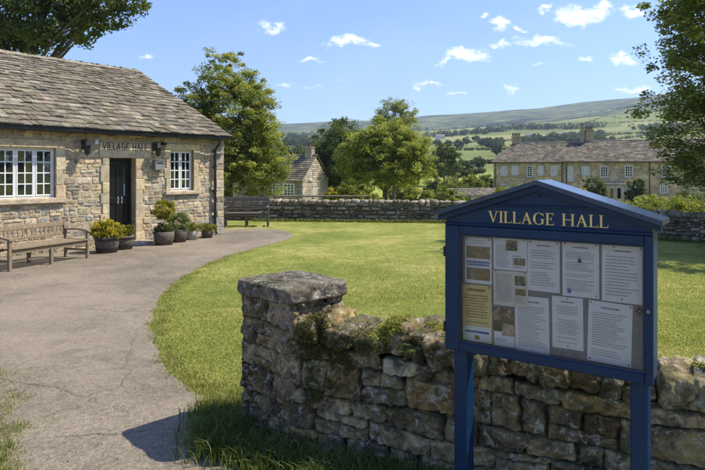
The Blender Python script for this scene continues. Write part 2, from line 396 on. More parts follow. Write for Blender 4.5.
# path: left side polygon outlined by the lawn edge
edge_px=[(236,229.5),(262,228.6),(284,231),(293,235.5),(283,241),(262,246.5),(235,254),(208,264),(182,278),(163,294),(153,312),(152,332),(158,352),(170,372),(190,390),(212,405),(226,425),(238,448),(262,470),(300,520),(380,640)]
def catm(P,n=8):
    out=[]
    for i in range(len(P)-1):
        p0=P[max(i-1,0)];p1=P[i];p2=P[i+1];p3=P[min(i+2,len(P)-1)]
        for k in range(n):
            t=k/n; out.append(tuple(.5*((2*b)+(-a+c)*t+(2*a-5*b+4*c-d)*t*t+(-a+3*b-3*c+d)*t**3) for a,b,c,d in zip(p0,p1,p2,p3)))
    out.append(P[-1]); return out
edge=catm([g(*p) for p in edge_px],10)
edge=[(x+.05*mnoise.noise(Vector((x*3,y*3,0)))+.025*mnoise.noise(Vector((x*11,y*11,4))), y+.05*mnoise.noise(Vector((x*3,y*3,9)))) for x,y in edge]
# left verge edge (foreground grass on the left)
vedge=catm([g(*p) for p in [(-90,372),(-40,392),(-26,410),(-14,430),(-4,450),(6,478),(30,530),(80,660)]],10)
vedge=[(x+.10*mnoise.noise(Vector((x*4,y*4,0)))+.05*mnoise.noise(Vector((x*13,y*13,0))),y+.10*mnoise.noise(Vector((x*4,y*4,5)))) for x,y in vedge]
poly=edge+[(.3,.9),(-1.2,.9)]+vedge[::-1]+[(-12,4.5),(-12,8),(-9,13),(-6,17.0),(-3.9,17.4)]
mb=MB(); mb.add([(x,y,.006) for x,y in poly],[tuple(range(len(poly)))[::-1]])
tag(mb.build('path',M_path),kind='structure')

def inpoly(x,y,P):
    x=np.asarray(x);y=np.asarray(y);c=np.zeros(x.shape,bool);n=len(P);j=n-1
    for i in range(n):
        xi,yi=P[i];xj,yj=P[j]
        cond=((yi>y)!=(yj>y))&(x<(xj-xi)*(y-yi)/((yj-yi)+1e-12)+xi)
        c^=cond;j=i
    return c

# ------------------------------------------------------------------ stone walling
def patch(mb, q, emit, nu=6, nv=4, bulge=.02, rough=.006, nscale=9, k=.3, c=(1,1,1), seed=0, inset=.006, back=-.03, mi=0, tilt=0.0, facet=0.0):
    """q = 4 (u,v) corners; emit(u,v,d)->xyz."""
    q=np.array(q,float); cen=q.mean(0); q=cen+(q-cen)*(1-inset/np.maximum(np.abs(q-cen),inset*1.5))
    vs=[];ds=[]
    e=6; r_t=random.Random(int(seed*1000)); tu=r_t.uniform(-tilt,tilt); tv=r_t.uniform(-tilt,tilt); e=(6 if not facet else 16); fo_=(r_t.uniform(-9,9),r_t.uniform(-9,9))
    for j in range(nv+1):
        t=-1+2*j/nv
        for i in range(nu+1):
            s=-1+2*i/nu
            ss=math.copysign(abs(s)**.8,s); tt=math.copysign(abs(t)**.8,t)
            s2=ss*math.sqrt(1-k*tt*tt/2); t2=tt*math.sqrt(1-k*ss*ss/2)
            a=(s2+1)/2;b=(t2+1)/2
            p=(q[0]*(1-a)+q[1]*a)*(1-b)+(q[3]*(1-a)+q[2]*a)*b
            h=max(0,(1-abs(ss)**e)*(1-abs(tt)**e))**.5
            d=back+(bulge-back)*h
            vs.append((p[0],p[1],d))
    out=[]
    for u,v,d in vs:
        nn=mnoise.fractal(Vector((u*nscale,v*nscale,seed*3.7)),1,2.1,4)
        n2=mnoise.noise(Vector((u*nscale*.35+seed,v*nscale*.35,5)))
        w=1 if d>back+.001 else 0
        if facet and w:
            g1=mnoise.cell_vector(Vector((int((u+.04*n2)*7+fo_[0]),int((v+.03*nn)*11+fo_[1]),1)))
            cd_=mnoise.voronoi(Vector((u*9+fo_[0],v*13+fo_[1],seed)))[0]
            d+=facet*(cd_[1]-cd_[0]-.25)*1.2+ (u-cen[0])*tu+(v-cen[1])*tv
        out.append(emit(u+rough*.8*mnoise.noise(Vector((u*nscale*1.3,v*nscale*1.3,seed+8))),v+rough*.8*mnoise.noise(Vector((u*nscale*1.3,v*nscale*1.3,seed+2))),d+w*(rough*nn+rough*(1.2 if not facet else .5)*n2)))
    fs=[]
    for j in range(nv):
        for i in range(nu):
            a=j*(nu+1)+i; fs.append((a,a+1,a+nu+2,a+nu+1))
    mb.add(out,fs,c,mi)

def courses(U0,U1,V0,V1,rh,rw,seed,holes=(),wav=.012,jit=.01,split=.25):
    """irregular coursed rubble; yields quads in (u,v)"""
    rn=random.Random(seed); v=V0; rows=[]
    while v<V1-rh[0]*.5:
        h=rn.uniform(*rh)
        if v+h>V1-rh[0]*.6: h=V1-v
        rows.append((v,v+h)); v+=h
    W=lambda u,v: (0 if (v<=V0+1e-6 or v>=V1-1e-6) else wav*mnoise.noise(Vector((u*1.7,v*5.1,seed))))
    for (a,b) in rows:
        m=(a+b)/2
        iv=[(U0,U1)]
        for (x0,x1,z0,z1) in holes:
            if z0-.02<m<z1+.02:
                nv=[]
                for (s,e) in iv:
                    if x1<=s or x0>=e: nv.append((s,e))
                    else:
                        if x0>s: nv.append((s,x0))
                        if x1<e: nv.append((x1,e))
                iv=nv
        for (s,e) in iv:
            u=s
            while u<e-1e-6:
                w=rn.uniform(*rw)
                if rn.random()<.18: w*=.5
                if u+w>e-rw[0]*.5: w=e-u
                j1=rn.uniform(-jit,jit) if u>s else 0; j2=0
                un=u+w
                jn=rn.uniform(-jit,jit) if un<e-1e-6 else 0
                q=[(u-j1*0+0,a+W(u,a)),(un,a+W(un,a)),(un+jn,b+W(un,b)),(u,b+W(u,b))]
                if (b-a)>rh[0]*1.5 and rn.random()<split:
                    f=rn.uniform(.38,.62)
                    ma=a+(b-a)*f+W(u,m); mbv=a+(b-a)*f+W(un,m)
                    yield [q[0],q[1],(un,mbv),(u,ma)]
                    if w>rw[0]*1.6 and rn.random()<.5:
                        uc=u+w*rn.uniform(.35,.65); mc=(ma+mbv)/2; tc=(q[2][1]+q[3][1])/2
                        yield [(u,ma),(uc,mc),(uc,tc),q[3]]; yield [(uc,mc),(un,mbv),q[2],(uc,tc)]
                    else: yield [(u,ma),(un,mbv),q[2],q[3]]
                else: yield q
                u=un

def blob(mb, c, hs, rot=(0,0,0), n=7, rough=.012, nscale=9, p=3.5, col_=(1,1,1), seed=0, mi=0, skip_bottom=False):
    """rounded stone: superellipsoid cube-sphere"""
    M=Matrix.Rotation(rot[2],3,'Z')@Matrix.Rotation(rot[1],3,'Y')@Matrix.Rotation(rot[0],3,'X')
    idx={};V=[];Fs=[]
    def vert(a,b,cc):
        key=(round(a,4),round(b,4),round(cc,4))
        if key in idx: return idx[key]
        l=(abs(a)**p+abs(b)**p+abs(cc)**p)**(1/p)
        v=Vector((a/l*hs[0],b/l*hs[1],cc/l*hs[2]))
        nn=mnoise.fractal(Vector((v.x*nscale+seed*2.3,v.y*nscale,v.z*nscale)),1,2.1,4); n2=mnoise.noise(Vector((v.x*4,v.y*4+seed*1.7,v.z*4)))
        v=v+v.normalized()*(rough*nn+rough*1.8*n2)
        w=M@v; idx[key]=len(V); V.append((w.x+c[0],w.y+c[1],w.z+c[2])); return idx[key]
    tt=[math.tan((-1+2*i/n)*math.pi/4) for i in range(n+1)]
    for ax in range(3):
        for sg in (-1,1):
            if skip_bottom and ax==2 and sg==-1: continue
            for i in range(n):
                for j in range(n):
                    def P(x,y):
                        q=[0,0,0]; q[ax]=sg; q[(ax+1)%3]=x; q[(ax+2)%3]=y; return vert(*q)
                    f=(P(tt[i],tt[j]),P(tt[i+1],tt[j]),P(tt[i+1],tt[j+1]),P(tt[i],tt[j+1]))
                    Fs.append(f if sg>0 else f[::-1])
    mb.add(V,Fs,col_,mi)

def pick(pal, rn, v=.15):
    c=rn.choice(pal); k=rn.uniform(1-v,1+v); return tuple(min(.8,x*k*rn.uniform(.96,1.04)) for x in c)

PAL_HALL=[(.46,.375,.235),(.40,.335,.22),(.50,.415,.27),(.33,.28,.195),(.38,.335,.25),(.46,.40,.29),(.27,.24,.19),(.45,.345,.20),(.36,.335,.28),(.30,.275,.235)]
PAL_DRY=[(.33,.27,.16),(.38,.315,.19),(.20,.17,.115),(.46,.38,.22),(.32,.285,.20),(.52,.45,.30),(.40,.29,.13)]
PAL_PIER=[(.28,.225,.14),(.34,.27,.165),(.20,.165,.11),(.40,.32,.19),(.48,.41,.28)]
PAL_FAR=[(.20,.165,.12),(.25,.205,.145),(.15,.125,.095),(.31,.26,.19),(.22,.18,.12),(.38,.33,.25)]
PAL_ROOF=[(.145,.12,.088),(.175,.147,.108),(.115,.097,.075),(.205,.175,.13),(.155,.132,.10),(.13,.108,.075),(.24,.21,.155)]

# ------------------------------------------------------------------ foliage
def rot_leaves(Ctr, size, aspect=.55, up=.3, rn=rng):
    n=len(Ctr)
    d=rn.normal(size=(n,3)); d/=np.linalg.norm(d,axis=1)[:,None]
    a=rn.normal(size=(n,3)); a-= (a*d).sum(1)[:,None]*d; a/=np.linalg.norm(a,axis=1)[:,None]
    nrm=d.copy(); nrm[:,2]+=np.sign(rn.normal(size=n))*0+up*2; nrm/=np.linalg.norm(nrm,axis=1)[:,None]
    a=a-(a*nrm).sum(1)[:,None]*nrm; a/=np.linalg.norm(a,axis=1)[:,None]
    b=np.cross(nrm,a)
    s=(size*rn.uniform(.6,1.35,n))[:,None]
    v=np.stack([Ctr-a*s*.5, Ctr+b*s*aspect*.5+a*s*.05, Ctr+a*s*.55, Ctr-b*s*aspect*.5+a*s*.05],axis=1)
    return v
def crown(lobes, nclump, nleaf, clump_r, leaf, cols, rn, hollow=.55, vary=.25, up=.3, aspect=.6):
    """lobes: (cx,cy,cz,rx,ry,rz); returns leaf polys, colours, clump centres"""
    L_=np.array(lobes,float); vol=L_[:,3]*L_[:,4]*L_[:,5]; pr=vol**.75; pr/=pr.sum()
    which=rn.choice(len(L_),nclump,p=pr)
    d=rn.normal(size=(nclump,3)); d/=np.linalg.norm(d,axis=1)[:,None]
    r=(hollow+(1-hollow)*rn.uniform(0,1,nclump)**.7)[:,None]
    r=r*(1+.13*np.clip(rn.normal(size=(nclump,1)),-2,.75))
    cc=L_[which,:3]+d*r*L_[which,3:6]
    cr=clump_r*rn.uniform(.5,1.35,nclump)
    tone=rn.uniform(0,1,nclump)
    k=np.repeat(np.arange(nclump),nleaf)
    dd=rn.normal(size=(len(k),3)); dd/=np.linalg.norm(dd,axis=1)[:,None]
    rr=(rn.uniform(0,1,len(k))**.45)[:,None]
    P=cc[k]+dd*rr*cr[k][:,None]*np.array([1,1,.65])
    cols=np.array(cols,float)
    t=np.clip(tone[k]+rn.normal(0,.16,len(k)),0,.999)*(len(cols)-1)
    i=t.astype(int); f=(t-i)[:,None]
    C=cols[i]*(1-f)+cols[np.minimum(i+1,len(cols)-1)]*f
    C=C*rn.uniform(1-vary,1+vary,(len(k),1))
    return rot_leaves(P,leaf,aspect,up,rn), np.clip(C,0,1), cc

G_ASH=[(.12,.155,.035),(.18,.22,.045),(.27,.295,.07),(.36,.36,.11)]
G_DARK=[(.05,.075,.022),(.075,.105,.028),(.105,.14,.036),(.145,.18,.05)]
G_LIGHT=[(.10,.13,.018),(.15,.18,.026),(.21,.225,.038),(.27,.26,.055)]
G_YEL=[(.14,.15,.014),(.27,.25,.02),(.40,.34,.025),(.50,.42,.04)]
G_FAR=[(.035,.055,.018),(.05,.075,.024),(.075,.10,.03)]
def tree(name,label,loc,lobes,nclump,nleaf,clump_r,leaf,cols,trunk_h,trunk_r,cat='tree',seed=1,group=None,nlimb=14,hollow=.55,barkc=(.10,.085,.065),kids=True,lean=(0,0),up=.3,trunkn=10):
    rn=np.random.default_rng(seed)
    root=empty(name,label,cat,loc,0,group)
    V_,C_,cc=crown(lobes,nclump,nleaf,clump_r,leaf,cols,rn,hollow,up=up)
    fast_mesh('crown',V_,4,C_,M_leaf,root)
    mb=MB(); ctr=np.array([l[:3] for l in lobes]).mean(0)
    top=Vector((ctr[0]*.8+lean[0],ctr[1]*.8+lean[1],ctr[2]))
    mid=Vector((lean[0]*.3,lean[1]*.3,trunk_h))
    pts=[Vector((0,0,-.25)),Vector((.02,0,trunk_h*.3)),mid,mid.lerp(top,.5)+Vector((.1*trunk_h*.3,.0,0)),top]
    mb.tube(pts,[trunk_r*1.35,trunk_r,trunk_r*.8,trunk_r*.5,trunk_r*.2],trunkn,barkc)
    for i in rn.choice(len(cc),min(nlimb,len(cc)),replace=False):
        e=Vector(cc[i]); f=rn.uniform(.1,.85); s=mid.lerp(top,f)
        m=s.lerp(e,.5)+Vector((rn.normal()*.12,rn.normal()*.12,.12))*(e-s).length*.5
        r0=trunk_r*(.42-.25*f)
        mb.tube([s,s.lerp(m,.5)+Vector((0,0,.02)),m,m.lerp(e,.6),e],[r0,r0*.75,r0*.55,r0*.35,r0*.12],6,barkc)
        for q in range(2):
            e2=Vector(cc[rn.integers(len(cc))]); 
            if (e2-m).length<(e-s).length*.9: mb.tube([m,m.lerp(e2,.5)+Vector((0,0,.05)),e2],[r0*.4,r0*.25,r0*.08],5,barkc)
    mb.build('trunk',M_bark,root,True)
    return root

# ------------------------------------------------------------------ lettering
def serif_glyphs():
    """roman capitals as polygons, cap height 1; returns dict char->(width,[polys])"""
    T=.15; t=.055; s=.035; w=.085      # thick, thin, serif height, serif wing
    def bar(x0,x1,y0,y1): return [(x0,y0),(x1,y0),(x1,y1),(x0,y1)]
    def stem(x): return [bar(x,x+T,0,1),bar(x-w,x+T+w,0,s),bar(x-w,x+T+w,1-s,1),[(x-w*.5,s),(x,s),(x,.10)],[(x+T,.10),(x+T,s),(x+T+w*.5,s)],[(x-w*.5,1-s),(x,.9),(x,1-s)],[(x+T,.9),(x+T+w*.5,1-s),(x+T,1-s)]]
    G={}
    G['I']=(T+2*w,stem(w))
    G['L']=(.66,stem(w)+[bar(w+T,.60,0,t),[(.60,0),(.66,0),(.66,.27),(.60,t)]])
    G['E']=(.68,stem(w)+[bar(w+T,.60,0,t),[(.60,0),(.66,0),(.67,.26),(.61,t)],bar(w+T,.58,1-t,1),[(.58,1-t),(.61,.78),(.63,.78),(.63,1),(.58,1)],bar(w+T,.47,.49,.49+t),bar(.455,.49,.38,.66)])
    G['H']=(.98,stem(w)+stem(.98-w-T)+[bar(w+T,.98-w-T,.49,.49+t)])
    G['V']=(.90,[[(.07,1),(.43,0),(.48,0),(.505,.14),(.24,1)],[(.48,0),(.80,1),(.735,1),(.47,.17),(.43,0)],bar(0,.33,1-s,1),bar(.62,.90,1-s,1)])
    G['A']=(.90,[[(.42,1),(.46,.86),(.17,0),(.10,0)],[(.42,1),(.49,1),(.85,0),(.67,0),(.40,.80)],bar(.20,.68,.33,.33+t),bar(0,.27,0,s),bar(.58,.93,0,s)])
    ring=[]; n=22; a0=R(38);a1=R(322)
    def P(a,rx,ry): return (.46+rx*math.cos(a),.5+ry*math.sin(a))
    for i in range(n):
        a=a0+(a1-a0)*i/n; b=a0+(a1-a0)*(i+1)/n
        def ri(q): return (.46-T*abs(math.cos(q))**1.0*.92-.052, .52-t)
        ra=ri(a); rb=ri(b)
        ring.append([P(a,.46,.52),P(b,.46,.52),P(b,*rb),P(a,*ra)])
    G['G']=(.92,ring+[bar(.68,.68+T,.06,.46),bar(.58,.92,.43,.43+s+.01),bar(.80,.83,.70,.98)])
    return G
def sans_glyphs():
    T=.13
    def bar(x0,x1,y0,y1): return [(x0,y0),(x1,y0),(x1,y1),(x0,y1)]
    G={'I':(T,[bar(0,T,0,1)]),'L':(.48,[bar(0,T,0,1),bar(T,.48,0,.12)]),'E':(.5,[bar(0,T,0,1),bar(T,.5,0,.12),bar(T,.5,.88,1),bar(T,.43,.45,.56)]),
       'H':(.62,[bar(0,T,0,1),bar(.62-T,.62,0,1),bar(T,.62-T,.45,.56)]),
       'V':(.66,[[(0,1),(.27,0),(.38,0),(.14,1)],[(.38,0),(.66,1),(.53,1),(.30,.1)]]),
       'A':(.66,[[(.26,1),(.36,.9),(.13,0),(0,0)],[(.26,1),(.39,1),(.66,0),(.52,0)],bar(.14,.52,.28,.39)])}
    ring=[]; n=18
    for i in range(n):
        a=R(40)+R(285)*i/n; b=R(40)+R(285)*(i+1)/n
        P=lambda q,rx,ry:(.33+rx*math.cos(q),.5+ry*math.sin(q))
        ring.append([P(a,.33,.51),P(b,.33,.51),P(b,.2,.39),P(a,.2,.39)])
    G['G']=(.66,ring+[bar(.52,.64,.1,.5),bar(.36,.64,.42,.53)]); return G
def lettering(text, GL, x0, x1, z0, hgt, y, thick, space=.09, gap=.42):
    """fits text between x0 and x1, front at y - thick"""
    W=0; lay=[]
    for ch in text:
        if ch==' ': W+=gap; continue
        w,p=GL[ch]; lay.append((W,p)); W+=w+space
    W-=space; sx=(x1-x0)/W
    mb=MB(); mb.words=[MB(),MB()]; nfirst=len(text.split(' ')[0])
    for li,(off,ps) in enumerate(lay):
        mb=mb if False else mb
        for k,poly in enumerate(ps):
            n=len(poly); e=k*1e-5
            fr=[(x0+(off+x)*sx,y-thick-e,z0+zz*hgt) for x,zz in poly]; bk=[(a,y+.0005,c) for a,b,c in fr]
            # orientation: make front face outwards (-y)
            ar=sum(poly[i][0]*poly[(i+1)%n][1]-poly[(i+1)%n][0]*poly[i][1] for i in range(n))
            if ar<0: fr=fr[::-1]; bk=bk[::-1]
            mb.words[li>=nfirst].add(fr+bk,[tuple(range(n))]+[(i,i+n,(i+1)%n+n,(i+1)%n) for i in range(n)])
    return mb.words
# ================================================================== VILLAGE HALL
Cx,Cy=g(222.5,234)
HF=Frame(Cx,Cy,.614,.789)
hall=empty('stone_hall','single storey stone village hall with slate roof, white windows and black door','building',(Cx,Cy,0),HF.rz)
EZ=2.61; LEN=13.0; DEP=8.26; RY=4.13; RZ=4.67
def dress(mb,x0,x1,z0,z1,y0,y1,rn,pal=None,rough=.004,seed=0):
    """dressed block: slightly uneven bevelled box"""
    c=pick(pal or [(.50,.40,.24),(.46,.37,.23),(.54,.44,.28),(.42,.35,.24)],rn,.1)
    mb.box(x0,x1,y0,y1,z0,z1,c,bev=.008)
bwx0,_=HF.pix(-5,170); bwx1,_=HF.pix(55.5,170); _,bwt=HF.pix(0,146.6); _,bwb=HF.pix(55,197.5)
swx0,_=HF.pix(169.8,170); swx1,_=HF.pix(193.2,170); _,swt=HF.pix(180,150); _,swb=HF.pix(180,190.8)
dx0,_=HF.pix(108.8,200); dx1,_=HF.pix(135.2,200); _,dtop=HF.pix(122,158)
dtop=min(dtop,2.08)
print('hall',bwx0,bwx1,bwb,bwt,'|',swx0,swx1,swb,swt,'|',dx0,dx1,dtop)
lt0,_=HF.pix(99,150); lt1,_=HF.pix(150.5,150); ltt=dtop+.34
jl=dx0-.17; jr=dx1+.19
holes=[(bwx0-.14,bwx1+.16,bwb-.12,bwt+.18),(swx0-.13,swx1+.16,swb-.11,swt+.16),(jl,jr,0,dtop+.01),(lt0,lt1,dtop-.01,ltt)]
rn=random.Random(3)
core=MB()
# front wall core as a grid of boxes around the real openings
op=[(bwx0,bwx1,bwb,bwt),(swx0,swx1,swb,swt),(dx0,dx1,0.0,dtop)]
xs=sorted([-LEN,0]+[v for a in op for v in a[:2]]); zs=sorted(set([-.3,EZ+.02]+[v for a in op for v in a[2:]]))
for i in range(len(xs)-1):
    for j in range(len(zs)-1):
        mx=(xs[i]+xs[i+1])/2; mz=(zs[j]+zs[j+1])/2
        if any(a[0]<mx<a[1] and a[2]<mz<a[3] for a in op): continue
        core.box(xs[i],xs[i+1],0,.42,zs[j],zs[j+1],(.42,.34,.22))
core.box(-LEN,0,DEP-.4,DEP,-.3,EZ,(.33,.27,.19))
for gx in (-LEN,-.4):
    v=[(gx,.42,-.3),(gx,DEP-.4,-.3),(gx,DEP-.4,EZ),(gx,RY,RZ-.15),(gx,.42,EZ),(gx+.4,.42,-.3),(gx+.4,DEP-.4,-.3),(gx+.4,DEP-.4,EZ),(gx+.4,RY,RZ-.15),(gx+.4,.42,EZ)]
    core.add(v,[(4,3,2,1,0),(5,6,7,8,9),(3,4,9,8),(2,3,8,7)],(.38,.31,.21))
for q in courses(-LEN,-.0,0.0,EZ,(.07,.17),(.11,.42),5,holes,wav=.03,jit=.03,split=.45):
    patch(core,q,lambda u,v,d:(u,-d,v),8,6,rn.uniform(.004,.018),.008,14,.14,pick(PAL_HALL,rn,.24),rn.random()*50,inset=.003,back=-.008,mi=1,tilt=.05)
for q in courses(0,DEP,0,EZ,(.09,.18),(.2,.5),6):
    patch(core,q,lambda u,v,d:(d,u,v),4,3,.02,.006,9,.16,pick(PAL_HALL,rn,.12),rn.random()*50,inset=.007,back=-.008,mi=1)
# corner quoins
z=0
k=0
while z<EZ-.05:
    h=min(rn.uniform(.13,.27),EZ-z); w=rn.uniform(.33,.46) if k%2 else rn.uniform(.18,.27)
    core.box(-w,.028,-.030,.30 if k%2 else .45,z+.004,z+h-.004,pick(PAL_HALL,rn,.22),bev=.012,mi=1); z+=h; k+=1
w_=core.build('wall',[M_mortar,M_hall],hall)
for p in w_.data.polygons: p.use_smooth = p.material_index==1 and False
# dressed stone surrounds
def surround(x0,x1,z0,z1,wl,wr,top,name):
    rr=random.Random(int(x0*100))
    for side,(a,b) in enumerate(((x0-wl,x0),(x1,x1+wr))):
        z=z0; mb=MB()
        kk=side
        while z<z1-.01:
            h=min(rr.uniform(.22,.38),z1-z)
            if z1-z-h<.1: h=z1-z
            ex=.05*(kk%2)
            aa,bb=(a-ex,b) if side==0 else (a,b+ex)
            dress(mb,aa,bb,z+.003,z+h-.003,-.032,.20,rr); z+=h; kk+=1
        mb.build('jamb',M_dress,hall)
    if top:
        mb=MB()
        dress(mb,x0-wl-.03,(x0+x1)/2-.003 if x1-x0>1.2 else x1+wr+.03,z1+.003,z1+top,-.035,.20,rr)
        if x1-x0>1.2: dress(mb,(x0+x1)/2+.003,x1+wr+.03,z1+.003,z1+top,-.035,.20,rr)
        mb.build('head_stone',M_dress,hall)
surround(bwx0,bwx1,bwb,bwt,.13,.15,.17,'window_surround')
surround(swx0,swx1,swb,swt,.12,.15,.15,'window_surround')
surround(dx0,dx1,0.02,dtop,.16,.18,0,'door_surround')
mb=MB(); mb.box(lt0,lt1,-.04,.30,dtop+.003,ltt,(.50,.41,.27),bev=.01); lin=mb.build('lintel',M_dress,hall)
_,lz0=HF.pix(124,150.3); _,lz1=HF.pix(124,143.2)
lx0,_=HF.pix(101.5,147); lx1,_=HF.pix(146.5,147)
print('lintel text',lz0,lz1,lx0,lx1,dtop,ltt)
_w=lettering('VILLAGE HALL',sans_glyphs(),lx0,lx1,lz0,lz1-lz0,-.0405,.004,space=.16,gap=.5)
for q in _w: q.build('lettering',M_ink,lin)

def casement(x0,x1,z0,z1,nl,cols,rows,sill_z):
    mb=MB(); fw=.036; yf=.07
    mb.box(x0,x1,yf,yf+.07,z0,z0+fw,bev=.004); mb.box(x0,x1,yf,yf+.07,z1-fw,z1,bev=.004)
    mb.box(x0,x0+fw,yf,yf+.07,z0+fw,z1-fw,bev=.004); mb.box(x1-fw,x1,yf,yf+.07,z0+fw,z1-fw,bev=.004)
    wl=(x1-x0-2*fw-(nl-1)*.026)/nl
    win=mb.build('window',M_white,hall)
    for i in range(nl):
        a=x0+fw+i*(wl+.026); b=a+wl; panes=MB(); fr=MB(); bars=MB(); bars_of=[]
        if i<nl-1: fr.box(b,b+.026,yf-.004,yf+.06,z0+fw,z1-fw,bev=.004)
        s=.030; A=a+.003;B=b-.003;C_=z0+fw+.004;D_=z1-fw-.004; y0=yf-.012;y1=yf+.04
        fr.box(A,B,y0,y1,C_,C_+s,bev=.004); fr.box(A,B,y0,y1,D_-s,D_,bev=.004)
        fr.box(A,A+s,y0,y1,C_+s,D_-s,bev=.004); fr.box(B-s,B,y0,y1,C_+s,D_-s,bev=.004)
        for c in range(1,cols):
            xx=A+s+(B-A-2*s)*c/cols; bars.box(xx-.011,xx+.011,y0+.006,y1-.01,C_+s,D_-s)
        for r in range(1,rows):
            zz=C_+s+(D_-C_-2*s)*r/rows; bars.box(A+s,B-s,y0+.008,y1-.012,zz-.011,zz+.011)
        rr=random.Random(i*7+int(z0*100))
        for c in range(cols):
            for r in range(rows):
                xa=A+s+(B-A-2*s)*c/cols; xb=A+s+(B-A-2*s)*(c+1)/cols; za=C_+s+(D_-C_-2*s)*r/rows; zb=C_+s+(D_-C_-2*s)*(r+1)/rows
                t=rr.uniform(-.004,.004); q=rr.uniform(-.004,.004)
                panes.add([(xa,y0+.024+t,za),(xb,y0+.024-t,za),(xb,y0+.024-t+q,zb),(xa,y0+.024+t+q,zb)],[(0,1,2,3)])
        fr.build('frame',M_white,win); bars.build('glazing_bars',M_white,win); panes.build('glass',M_glass,win)
    sl=MB(); sl.box(x0-.17,x1+.20,-.085,.08,sill_z,z0-.002,(.45,.37,.25),bev=.012); sl.build('sill',M_dress,win)
casement(bwx0,bwx1,bwb,bwt,3,2,4,bwb-.11)
casement(swx0,swx1,swb,swt,2,2,4,swb-.09)
# interior dark lobby so the doorway has depth
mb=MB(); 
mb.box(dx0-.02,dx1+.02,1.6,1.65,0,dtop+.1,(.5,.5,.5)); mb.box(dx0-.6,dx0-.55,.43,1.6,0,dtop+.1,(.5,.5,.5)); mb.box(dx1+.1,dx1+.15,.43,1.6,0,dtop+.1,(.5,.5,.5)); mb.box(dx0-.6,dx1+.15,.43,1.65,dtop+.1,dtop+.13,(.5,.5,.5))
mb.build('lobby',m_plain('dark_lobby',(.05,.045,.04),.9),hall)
# door: a closed left leaf and a right leaf with a glazed strip
W=dx1-dx0
mb=MB(); mb.box(dx0+.002,dx0+.05,.16,.24,.06,dtop-.002,bev=.004); mb.box(dx1-.05,dx1-.002,.16,.24,.06,dtop-.002,bev=.004); mb.box(dx0+.05,dx1-.05,.16,.24,dtop-.06,dtop-.002,bev=.004)
mb.build('door_frame',M_door,hall)
def leaf_door(x0,x1,glaz):
    mb=MB(); z0=.07; z1=dtop-.065; y0=.185;y1=.225; s=.09
    mb.box(x0,x0+s,y0,y1,z0,z1,bev=.004); mb.box(x1-s,x1,y0,y1,z0,z1,bev=.004)
    for a,b in ((z0,z0+.2),(z0+.85,z0+1.0),(z1-.1,z1)): mb.box(x0+s,x1-s,y0,y1,a,b,bev=.004)
    mb.box(x0+s,x1-s,y0+.018,y1-.006,z0+.2,z0+.85)
    if not glaz: mb.box(x0+s,x1-s,y0+.018,y1-.006,z0+1.0,z1-.1)
    d=mb.build('door',M_door,hall)
    if glaz:
        p=MB(); p.box(x0+s,x1-s,y0+.018,y0+.024,z0+1.0,z1-.1); p.build('glass',M_glass,d)
    h=MB(); hx=x1-.045 if not glaz else x0+.045
    h.box(hx-.018,hx+.018,y0-.006,y0,z0+.86,z0+1.02,bev=.002); h.tube([(hx,y0-.006,z0+.96),(hx,y0-.04,z0+.96)],.012,8)
    h.build('handle',M_grey,d); return d
mid=dx0+W*.58
leaf_door(dx0+.054,mid-.003,False); d2=leaf_door(mid+.003,dx1-.054,True)
mb=MB(); mb.box(mid+.10,mid+.19,.198,.202,1.10,1.38); nb=mb.build('door_notice',m_plain('pale_blue_notice',(.35,.50,.66),.7,var=.2,vs=60),d2)
mb=MB(); mb.box(dx0-.12,dx1+.22,-.42,.14,-.02,.075,(.42,.37,.30),bev=.015); mb.box(dx0+.002,dx1-.002,.14,.42,-.02,.058,(.36,.31,.25),bev=.004); mb.build('doorstep',M_dress,hall)
# roof
sl=math.hypot(RY+.22,(RZ-EZ)*(RY+.22)/RY); ang=math.atan2(RZ-EZ,RY)
ez0=EZ-(.22)*math.tan(ang)
def roof_pt(x,s,h,side=1):
    y=-.22+s*math.cos(ang)-h*math.sin(ang); z=ez0+.05+s*math.sin(ang)+h*math.cos(ang)
    if side<0: y=2*RY-y
    return (x,y,z)
mb=MB(); rr=random.Random(11); s=0; nC=21; k=0
while s<sl-.05:
    e=.255-.09*(s/sl); x=-LEN-.1
    while x<.12:
        w=rr.uniform(.14,.34)*(1-.25*s/sl)
        if x+w>.0: w=.14+rr.uniform(-.01,.03)-x if .14-x<.5 else w
        x1=x+w-.006; th=rr.uniform(.018,.040); j=rr.uniform(-.015,.010); l=e*1.7; tlt=rr.uniform(-.004,.004)
        hb=.034+rr.uniform(-.003,.012)
        c=pick(PAL_ROOF,rr,.22)
        cj=rr.uniform(-.01,.01)
        P=[(x,s+j,hb+tlt),(x1,s+j+cj,hb-tlt),(x1,s+l,.004),(x,s+l,.004)]
        top=[roof_pt(a,b,h+th) for a,b,h in P]; bot=[roof_pt(a,b,h) for a,b,h in P]
        # chipped lower edge: two mid points
        mm=(x+x1)/2+rr.uniform(-.3,.3)*w*.5; mj=rr.uniform(-.012,.008)
        top.append(roof_pt(mm,s+j+mj,hb+th)); bot.append(roof_pt(mm,s+j+mj,hb))
        v=top+bot
        mb.add(v,[(0,4,1,2,3),(9,5,8,7,6),(0,5,9,4),(4,9,6,1),(1,6,7,2),(3,8,5,0)],c)
        x+=w
    s+=e
